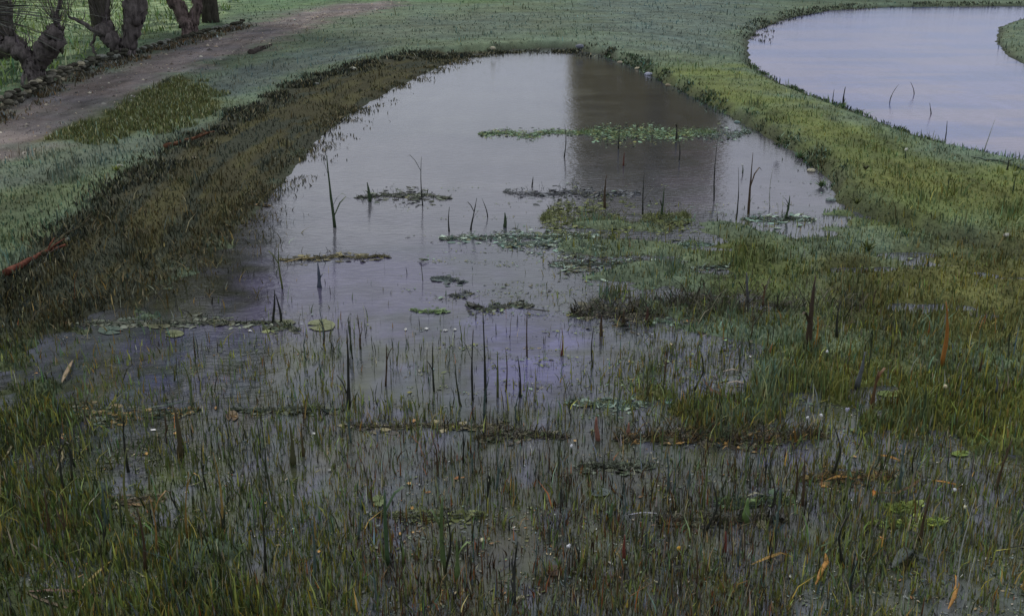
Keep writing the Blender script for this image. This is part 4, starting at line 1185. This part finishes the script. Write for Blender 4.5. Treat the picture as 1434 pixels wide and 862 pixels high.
LV = [
    ([(1142, 818), (1150, 800), (1158, 786), (1156, 774)], 7, ORG, 'long orange drooping leaf near the bottom, right of the middle', .4),
    ([(1328, 852), (1336, 836), (1341, 818), (1338, 804)], 6, ORG, 'long orange drooping leaf at the bottom right', .4),
    ([(1052, 790), (1072, 782), (1094, 774), (1112, 780)], 6, alb(120, 96, 48), 'orange and olive arching leaf left of the drooping orange leaf', .3),
    ([(1222, 698), (1230, 690), (1256, 690), (1278, 680), (1292, 668), (1276, 650)], 5, alb(84, 66, 40), 'dark S shaped leaf with orange flecks at the lower right', .2),
    ([(1222, 694), (1226, 688), (1232, 690)], 8, alb(150, 96, 40), 'small orange leaf tip on the S shaped leaf', .1),
    ([(1304, 672), (1320, 674), (1338, 678), (1342, 684)], 5, ORG, 'bent orange leaf at the lower right with a white tip', .2),
    ([(1228, 636), (1246, 640), (1260, 644)], 7, alb(140, 104, 50), 'short orange leaf above the S shaped leaf', .1),
    ([(1156, 672), (1172, 667), (1188, 668), (1198, 672)], 6, alb(130, 98, 44), 'orange rim leaf above the ochre weed patch', .2),
    ([(984, 530), (996, 546), (1016, 556), (1036, 566), (1050, 560)], 7, alb(84, 56, 38), 'brown curved reed root floating right of the pale slate water', .2),
    ([(1344, 452), (1360, 456), (1376, 452), (1392, 446)], 8, alb(50, 54, 50), 'dark crescent leaf with a pale edge at the right edge marsh', .1),
    ([(1350, 450), (1362, 453), (1374, 450)], 2.5, PALE, 'thin pale rib lying on the dark crescent leaf', .3),
    ([(86, 536), (94, 520), (102, 504)], 6, alb(122, 104, 78), 'pale brown blade leaning right in the left marsh', .3),
    ([(108, 830), (122, 816), (138, 800), (156, 784)], 5, alb(128, 112, 52), 'yellow blade leaning right in the lower left corner', .2),
    ([(30, 828), (70, 826), (110, 828), (140, 830)], 6, alb(80, 52, 38), 'rust brown fallen stem in the lower left corner', .05),
    ([(30, 826), (60, 840), (90, 850), (120, 862)], 5, alb(72, 60, 40), 'brown fallen stem slanting down to the bottom edge', .05),
    ([(60, 716), (84, 706), (100, 708)], 6, alb(86, 56, 46), 'reddish withered leaf in the left marsh', .1),
    ([(112, 700), (130, 690), (152, 688)], 4, alb(112, 88, 50), 'ochre withered leaf right of the reddish one', .1),
    ([(84, 620), (88, 640), (78, 660)], 3, alb(112, 104, 70), 'pale hanging blade at the left edge', .2),
    ([(28, 600), (16, 626), (4, 644)], 3, alb(118, 112, 78), 'pale dotted blade leaning left at the picture edge', .2),
    ([(1250, 794), (1262, 780), (1272, 770), (1278, 768)], 16, alb(66, 74, 70), 'broad grey green withered leaf standing at the lower right', .5),
    ([(1276, 774), (1296, 782), (1316, 794)], 7, alb(60, 66, 62), 'narrow grey leaf pointing right from the broad one', .3),
    ([(1248, 794), (1240, 776), (1236, 766)], 5, alb(44, 44, 42), 'small dark leaf left of the broad grey green leaf', .2),
    ([(930, 788), (950, 772), (972, 780)], 10, alb(36, 42, 34), 'black arching leaf under the yellow blossom', .3),
    ([(940, 794), (962, 792), (984, 798)], 6, alb(38, 42, 34), 'lower black leaf under the yellow blossom', .1),
    ([(692, 806), (712, 792), (730, 778)], 3, alb(40, 42, 50), 'thin dark slanting stem at the bottom middle', .1),
    ([(1176, 812), (1198, 822), (1214, 812)], 8, alb(46, 42, 34), 'dark leaf with an orange tip near the bottom right', .1),
    ([(1094, 512), (1104, 524), (1120, 510), (1134, 494)], 4, alb(66, 60, 36), 'olive brown bent stem left of the thick reed foot', .2),
    ([(1110, 536), (1128, 540), (1150, 546)], 4, alb(44, 44, 36), 'short dark stem under the thick reed', .1),
    ([(1148, 476), (1160, 474), (1176, 464)], 6, alb(48, 56, 46), 'dark leaf reaching right from the thick reed', .3),
    ([(1084, 488), (1098, 498), (1112, 502)], 6, alb(40, 42, 34), 'small black leaf left of the thick reed', .1),
    ([(652, 422), (662, 428), (676, 430)], 9, alb(40, 42, 34), 'small black curled leaf at the top left of the lilac pool', .3),
    ([(738, 432), (752, 434), (770, 436)], 5, alb(38, 40, 40), 'dark leaf at the top edge of the lilac pool', .1),
    ([(396, 368), (420, 362), (446, 360)], 4, alb(110, 98, 60), 'yellowish stem lying at the left end of the brown weed line', .1),
    ([(586, 362), (592, 364), (600, 364)], 7, GRN, 'little round green leaf on the hair thin stalk', .1),
    ([(1430, 480), (1420, 490), (1412, 478)], 4, PALE, 'pale curled leaf at the right edge', .2),
    ([(1012, 520), (1026, 517), (1040, 520)], 5, alb(136, 128, 118), 'upper pale pinkish leaf on the slate water', .05),
    ([(1018, 536), (1032, 534), (1048, 538)], 6, alb(138, 130, 122), 'lower pale pinkish leaf on the slate water', .05),
    ([(1046, 694), (1058, 690), (1070, 692)], 5, alb(124, 124, 108), 'pale leaf on the lilac patch at the lower right', .05),
    ([(880, 720), (900, 717), (920, 718)], 3, alb(150, 152, 164), 'whitish reed lying flat in the lower middle', .05),
    ([(1340, 772), (1330, 774), (1318, 768)], 3, DKC, 'thin dark twig near the right edge bottom', .1),
    ([(1400, 772), (1418, 766), (1434, 762)], 3, DKC, 'dark twig pointing right at the right edge', .1),
    ([(200, 572), (230, 568), (268, 560)], 5, alb(34, 56, 46), 'dark green arching leaf at the right end of the weed ring', .3),
]
for P, w, c_, lab, ar in LV:
    arch_leaf(P, w * .8, np.array(c_) * .85, lab, arch=ar * .45)

def disc_leaf(x, y, rx, ry, col, lab, name='lily_pad', cat='lily pad', group=None):
    p, s = metres(x, y)
    ex = Vector((*[float(v) for v in at(x + rx, y)], 0)) - p; ey = Vector((*[float(v) for v in at(x, y - ry)], 0)) - p
    n = 18; V = [Vector((0, 0, .010))]; a0 = random.uniform(0, 6.28)
    for ring in (.6, 1):
        for k in range(n):
            t = a0 + 2 * math.pi * (k + .3) / (n + .4)
            r = ring * (random.uniform(.93, 1.05) if cat == 'lily pad' else random.uniform(.55, 1.1))
            V.append(ex * math.cos(t) * r + ey * math.sin(t) * r + Vector((0, 0, .008 + (.006 * random.random() if ring == 1 else 0))))
    F = [(0, 1 + k, 2 + k) for k in range(n - 1)] + [(1 + k, 1 + n + k, 2 + n + k, 2 + k) for k in range(n - 1)]
    m = MB(); m.add(V, F, np.array([np.array(col) * random.uniform(.85, 1.15) for _ in V]))
    if cat == 'lily pad':
        for k in range(0, n, 3):
            m.tube([V[0] + Vector((0, 0, .002)), V[1 + n + k] * .9 + Vector((0, 0, .004))], [.0025, .001], np.array(col) * 1.35, seg=4, cap=False)
    return tag(m.build(name, M_PLANT, loc=p), lab, cat, group)
for x, y, rx, ry, c_, lab in [
    (155, 463, 18, 6, alb(34, 58, 48), 'dark blue green pad, leftmost on the long dark weed line'),
    (180, 449, 16, 4, alb(44, 60, 48), 'dark green pad above the leftmost one'),
    (222, 457, 17, 4, alb(66, 70, 44), 'olive pad in the middle of the long dark weed line'),
    (244, 468, 14, 5, alb(74, 82, 48), 'olive green pad just below the long dark weed line'),
    (306, 452, 16, 4.5, alb(58, 62, 40), 'olive brown pad near the right end of the long dark weed line'),
    (450, 456, 20, 8, alb(92, 98, 66), 'big pale olive pad right of the weed clump with the white petal'),
    (400, 452, 14, 4, alb(70, 76, 50), 'small olive pad between the arch of bent leaves and the big pale pad'),
    (618, 391, 16, 4, alb(52, 64, 64), 'slate green pad floating alone on the lilac water'),
    (325, 583, 9, 7, alb(74, 58, 34), 'brown cupped pad holding a yellow fleck'),
    (1065, 452 + 60, 8, 8, alb(96, 104, 50), 'upright looking yellow green pad left of the small black leaf pair'),
    (840, 690, 14, 6, alb(70, 80, 78), 'blue green pad in the lower middle'),
    (1288, 520, 16, 5, alb(100, 110, 48), 'yellow green pad in the right marsh, right one of two'),
    (1262, 519, 14, 4, alb(96, 106, 50), 'yellow green pad in the right marsh, left one of two'),
    (1345, 636, 14, 4, alb(104, 122, 60), 'light green pad at the right under the marsh'),
    (530, 702, 10, 8, alb(84, 96, 60), 'small green pad over the broad green reeds at the bottom'),
    (1250, 552, 22, 5, alb(92, 106, 56), 'broad light green pad under the pair of yellow green pads'),
    (775, 800, 14, 8, alb(60, 50, 40), 'round brown pad at the bottom middle'),
]:
    disc_leaf(x, y, rx, ry, c_, lab)

LM = [(488, 572, 'the long dark pole'), (680, 562, 'the tall ragged black pair'), (738, 500, 'the lilac pool'), (180, 578, 'the weed ring'), (400, 575, 'the thin dark green weed line'),
      (590, 597, 'the straw coloured litter line'), (760, 612, 'the black litter line'), (850, 566, 'the teal weed patch'), (940, 613, 'the left end of the orange flecked litter'),
      (1080, 613, 'the right end of the orange flecked litter'), (1185, 668, 'the ochre weed patch'), (1270, 733, 'the lime weed line'), (1010, 730, 'the brown litter near the bottom'),
      (1132, 490, 'the thick dark stump'), (1318, 510, 'the orange brown reed'), (310, 740, 'the straight ochre stalk'), (262, 752, 'the leaning ochre stalk'), (218, 782, 'the ochre stalk with reddish foot'),
      (184, 742, 'the ragged olive stalk'), (543, 790, 'the leftmost broad green reed'), (640, 812, 'the rightmost broad green reed'), (840, 690, 'the blue green pad'), (1150, 800, 'the drooping orange leaf'),
      (1338, 830, 'the bottom right orange leaf'), (1262, 782, 'the grey green withered leaf'), (950, 776, 'the yellow blossom'), (797, 770, 'the brown based white bud'), (372, 800, 'the ragged dark stalk'),
      (450, 456, 'the big pale olive pad'), (250, 452, 'the long dark weed line'), (94, 520, 'the pale brown blade'), (130, 806, 'the yellow corner blade'), (600, 461, 'the row of white petals'),
      (1045, 716, 'the fresh green leaf stump'), (1256, 688, 'the S shaped leaf'), (1030, 530, 'the pinkish leaves'), (1345, 636, 'the light green pad'), (1400, 560, 'the blue grey blade'),
      (120, 700, 'the rusty weed line'), (410, 640, 'the broad olive stalk'), (462, 659, 'the lone white petal'), (1322, 676, 'the bent orange leaf'), (700, 660, 'the open lower middle water')]
USED = set()
def place(kind, x, y, reach=95):
    for d, lx, ly, nm in sorted((math.hypot(x - a, (y - b) * 1.3), a, b, c) for a, b, c in LM):
        if d > reach: break
        if abs(x - lx) > abs(y - ly) * 1.2: rel = 'left of' if x < lx else 'right of'
        else: rel = 'in front of' if y > ly else 'behind'
        near = 'just ' if d < 34 else ''
        t = '%s %s%s %s' % (kind, near, rel, nm)
        if t not in USED and len(t.split()) < 16:
            USED.add(t); return t
    return None
YL = [(372, 705), (388, 742), (446, 773), (573, 678), (530, 726), (577, 712), (578, 746), (560, 748), (805, 618), (1008, 572), (246, 608), (205, 636),
      (936, 622), (1034, 628), (1078, 609), (1016, 622), (328, 584), (302, 572), (580, 590), (862, 433), (925, 437), (1142, 507), (960, 451), (1142, 524), (88, 610), (1196, 640)]
for i, (x, y) in enumerate(YL):
    disc_leaf(x, y, random.uniform(2.2, 4), random.uniform(1.4, 2.4), alb(*random.choice([(160, 122, 60), (140, 104, 56), (160, 132, 84)])),
              place('small yellow leaf', x, y, 160) or 'small yellow ochre leaf floating between the reeds', 'fallen_leaf', 'fallen leaf', 'yellow ochre leaves strewn over the lower water')
for x, y in [(350, 464), (568, 462), (597, 461), (624, 463), (637, 462), (462, 659), (440, 608), (606, 728), (1400, 560), (1412, 330), (514, 718), (12, 494), (938, 700), (1050, 500)]:
    disc_leaf(x, y, random.uniform(1.8, 4.5), random.uniform(1, 1.6), alb(160, 162, 160), place('white petal', x, y, 160) or 'white petal floating on the grey lilac water', 'petal', 'petal',
              'white petals floating on the water')

# ------------------------------------------------------------------ stones and branches on the banks
def stone(x, y, r, col, lab, lift=0.0):
    g = ground(x, y); s = (g - Vector((0, 0, CAM_H))).length / FPX
    m = MB(); r *= .75; col = np.array(col) * .72; m.lump_((0, 0, r * s * .2), r * s, col, seg=10, ring=6, jit=.25, sq=(1.3, 1, .7))
    return tag(m.build('stone', M_STONE, loc=g, smooth=False), lab, 'stone')
for x, y, r, c_, lab in [
    (494, 98, 6, alb(190, 190, 176), 'white stone on the lip of the left bank'),
    (168, 233, 4.5, alb(170, 172, 160), 'small pale stone beside a yellow tuft on the left bank'),
    (812, 66, 6, alb(118, 122, 132), 'grey stone at the far end of the near pond, left one of three'),
    (832, 64, 7, alb(126, 130, 140), 'grey stone at the far end of the near pond, middle one of three'),
    (790, 62, 6, alb(60, 62, 52), 'dark mossy stone at the far end of the near pond'),
    (908, 105, 5.5, alb(176, 180, 196), 'bluish white stone on the right bank edge'),
    (893, 97, 4.5, alb(180, 172, 148), 'cream stone just left of the bluish white one'),
    (868, 88, 4, alb(160, 152, 132), 'tan stone on the right bank, nearest the far end'),
    (935, 120, 4, alb(140, 130, 110), 'tan stone on the right bank beyond the bluish one'),
    (1032, 172, 4.5, alb(120, 140, 136), 'small teal grey stone where the weed strip meets the bank'),
    (1136, 240, 6, alb(176, 172, 150), 'cream stone at the right end of the near pond'),
    (1163, 281, 7, alb(132, 144, 140), 'pale grey stone at the right corner of the near pond'),
    (690, 68, 4, alb(186, 180, 156), 'cream stone at the far left corner of the pond end'),
    (443, 118, 4, alb(130, 132, 126), 'grey stone among the dark tufts of the left bank lip'),
    (95, 337, 6, alb(150, 150, 140), 'pale stone half buried in the dark grass at the left'),
    (1410, 330, 5, alb(170, 170, 160), 'small white stone in the right meadow at the picture edge'),
    (272, 222, 4, alb(146, 140, 118), 'tan stone on the mud slope of the left bank'),
]:
    stone(x, y, r, c_, lab)

def branch(P, r, col, lab, lift=.05, name='fallen_branch'):
    pts = [ground(*p, lift) for p in P]
    s = (pts[0] - Vector((0, 0, CAM_H))).length / FPX
    o0 = pts[0].copy(); m = MB()
    q = wiggle([p - o0 for p in pts], 4, .03)
    m.tube(q, list(np.linspace(r * s, r * s * .35, len(q))), col, seg=8, lump=.4)
    o = tag(m.build(name, M_BARK, loc=o0), lab, 'branch')
    for k in range(2):
        i = random.randrange(2, len(q) - 1); b = MB(); d = Vector((random.uniform(-.2, .25), random.uniform(-.1, .2), .12))
        b.tube([q[i], q[i] + d * .5, q[i] + d + Vector((.03, 0, 0))], [r * s * .35, r * s * .25, r * s * .1], col, seg=6); b.build('twig', M_BARK, o)
    return o
branch([(8, 388), (34, 374), (60, 360), (92, 348)], 4.5, alb(92, 56, 44), 'reddish brown branch lying on the left bank')
branch([(60, 362), (90, 335), (125, 312)], 3, alb(66, 62, 46), 'thin dark branch pointing up the left bank from the reddish one')
branch([(232, 208), (262, 200), (300, 188)], 3.5, alb(88, 62, 46), 'red brown branch along the lip of the left bank')
branch([(352, 76), (366, 70), (380, 65)], 4.5, alb(70, 64, 60), 'short dark branch on the mauve path edge')
branch([(1440, 240), (1400, 228), (1360, 222)], 2.5, alb(80, 90, 80), 'thin grey branch along the shore under the right end of the lilac pond', .03)

# herbs on the right bank and the meadow
def herb(x, y, r, pal, lab):
    g = ground(x, y); s = (g - Vector((0, 0, CAM_H))).length / FPX
    m = MB()
    for _ in range(46):
        a = random.uniform(0, 6.28); e = random.uniform(.2, 1); L = r * s * random.uniform(.6, 1.3)
        d = Vector((math.cos(a) * e, math.sin(a) * e, random.uniform(.3, 1)))
        m.blade([(0, 0, 0), d * L * .5 + Vector((0, 0, .1 * L)), d * L], r * s * .09, np.array(random.choice(pal)) * random.uniform(.7, 1.4), yaw=random.uniform(0, 3.1))
    return tag(m.build('grass_tuft', M_PLANT, loc=g), lab, 'grass tuft')
for x, y, r, pal, lab in [
    (852, 72, 14, G1, 'bright green tuft at the far end of the near pond, beside the grey stones'),
    (1212, 238, 9, OL + BR, 'dark tuft on the right bank, left of the yellow green herbs'),
    (1200, 286, 12, OL, 'olive tuft right of the pale grey stone at the pond corner'),
    (1215, 352, 16, OL, 'olive tuft in the right meadow above the reddish grass'),
    (1268, 330, 10, G1, 'green tuft in the right meadow'),
    (1180, 152, 10, G1, 'green tuft round the stalk with the white foot on the lilac pond shore'),
    (1150, 262, 13, G1, 'green tuft hanging over the right corner of the near pond'),
    (1120, 222, 12, G1, 'green tuft on the right bank above the cream stone'),
    (1090, 198, 11, G1 + BR, 'dark green tuft on the right bank halfway to the weed strip'),
    (164, 240, 9, [alb(112, 120, 50), alb(90, 100, 44)], 'yellow tuft beside the small pale stone on the left bank'),
    (660, 65, 9, GD, 'dark tuft on the lip left of the far pond end'),
    (232, 118, 10, GD, 'dark tuft on top of the olive mound'),
    (300, 18, 14, OL + BR, 'brown green bush beside the farthest willow'),
]:
    herb(x, y, r, pal, lab)

# taller reed stalks repeated through the lower water
protos = []
for c_, cn in ((DKC, 'black'), (alb(50, 56, 40), 'dull olive'), (alb(78, 88, 52), 'green'), (BRN, 'brown'), (alb(64, 78, 74), 'grey green')):
    for _ in range(3):
        m = MB(); H = .30
        bend = random.uniform(-.04, .04)
        pts = [Vector((bend * math.sin(math.pi * k / 6) + random.uniform(-.004, .004), 0, H * k / 6 - .02)) for k in range(7)]
        m.tube(pts, [.006 * (1.2 - .9 * k / 6) * random.uniform(.7, 1.4) for k in range(7)], np.array(c_), seg=5, lump=.3)
        sm = mesh_from('reed_stalk', m.V, m.F, np.array(m.C), True); sm.materials.append(M_PLANT)
        lm = []
        for j in range(2):
            b = MB(); q = pts[random.randrange(1, 5)]; a = random.choice((-1, 1)) * random.uniform(.1, .5); L = random.uniform(.08, .16)
            b.blade([q, q + Vector((a * L * .4, .01, L * .6)), q + Vector((a * L, 0, L * .9))], .006, np.array(c_) * 1.3, yaw=1.3)
            l_ = mesh_from('leaf', b.V, b.F, np.array(b.C), False); l_.materials.append(M_PLANT); lm.append(l_)
        protos.append((sm, lm, cn))
placed = 0
tries = 0
while placed < 170 and tries < 3000:
    tries += 1
    x, y = random.uniform(10, 1425), random.uniform(470, 875)
    if 690 < x < 840 and y < 560: continue
    p, s = metres(x, y)
    if float(fbm(np.array([p.x * 2.0]), np.array([p.y * 1.2]), 301, 4)[0]) < .44: continue
    sm, lm, cn = random.choice(protos)
    k = random.uniform(.55, 1.5)
    lab = place(('tall ' if k > 1.1 else 'short ' if k < .8 else '') + cn + ' ragged reed', x, y)
    if lab is None: continue
    o = bpy.data.objects.new('reed_stalk', sm); COL.objects.link(o)
    o.location = p; o.rotation_euler = (random.gauss(0, .05), random.gauss(0, .07), random.uniform(0, 6.28))
    o.scale = (k * 1.1, k * 1.1, k)
    tag(o, lab, 'reed', 'ragged reeds of the lower water')
    for l_ in lm:
        lo = bpy.data.objects.new('leaf', l_); COL.objects.link(lo); lo.parent = o
    placed += 1
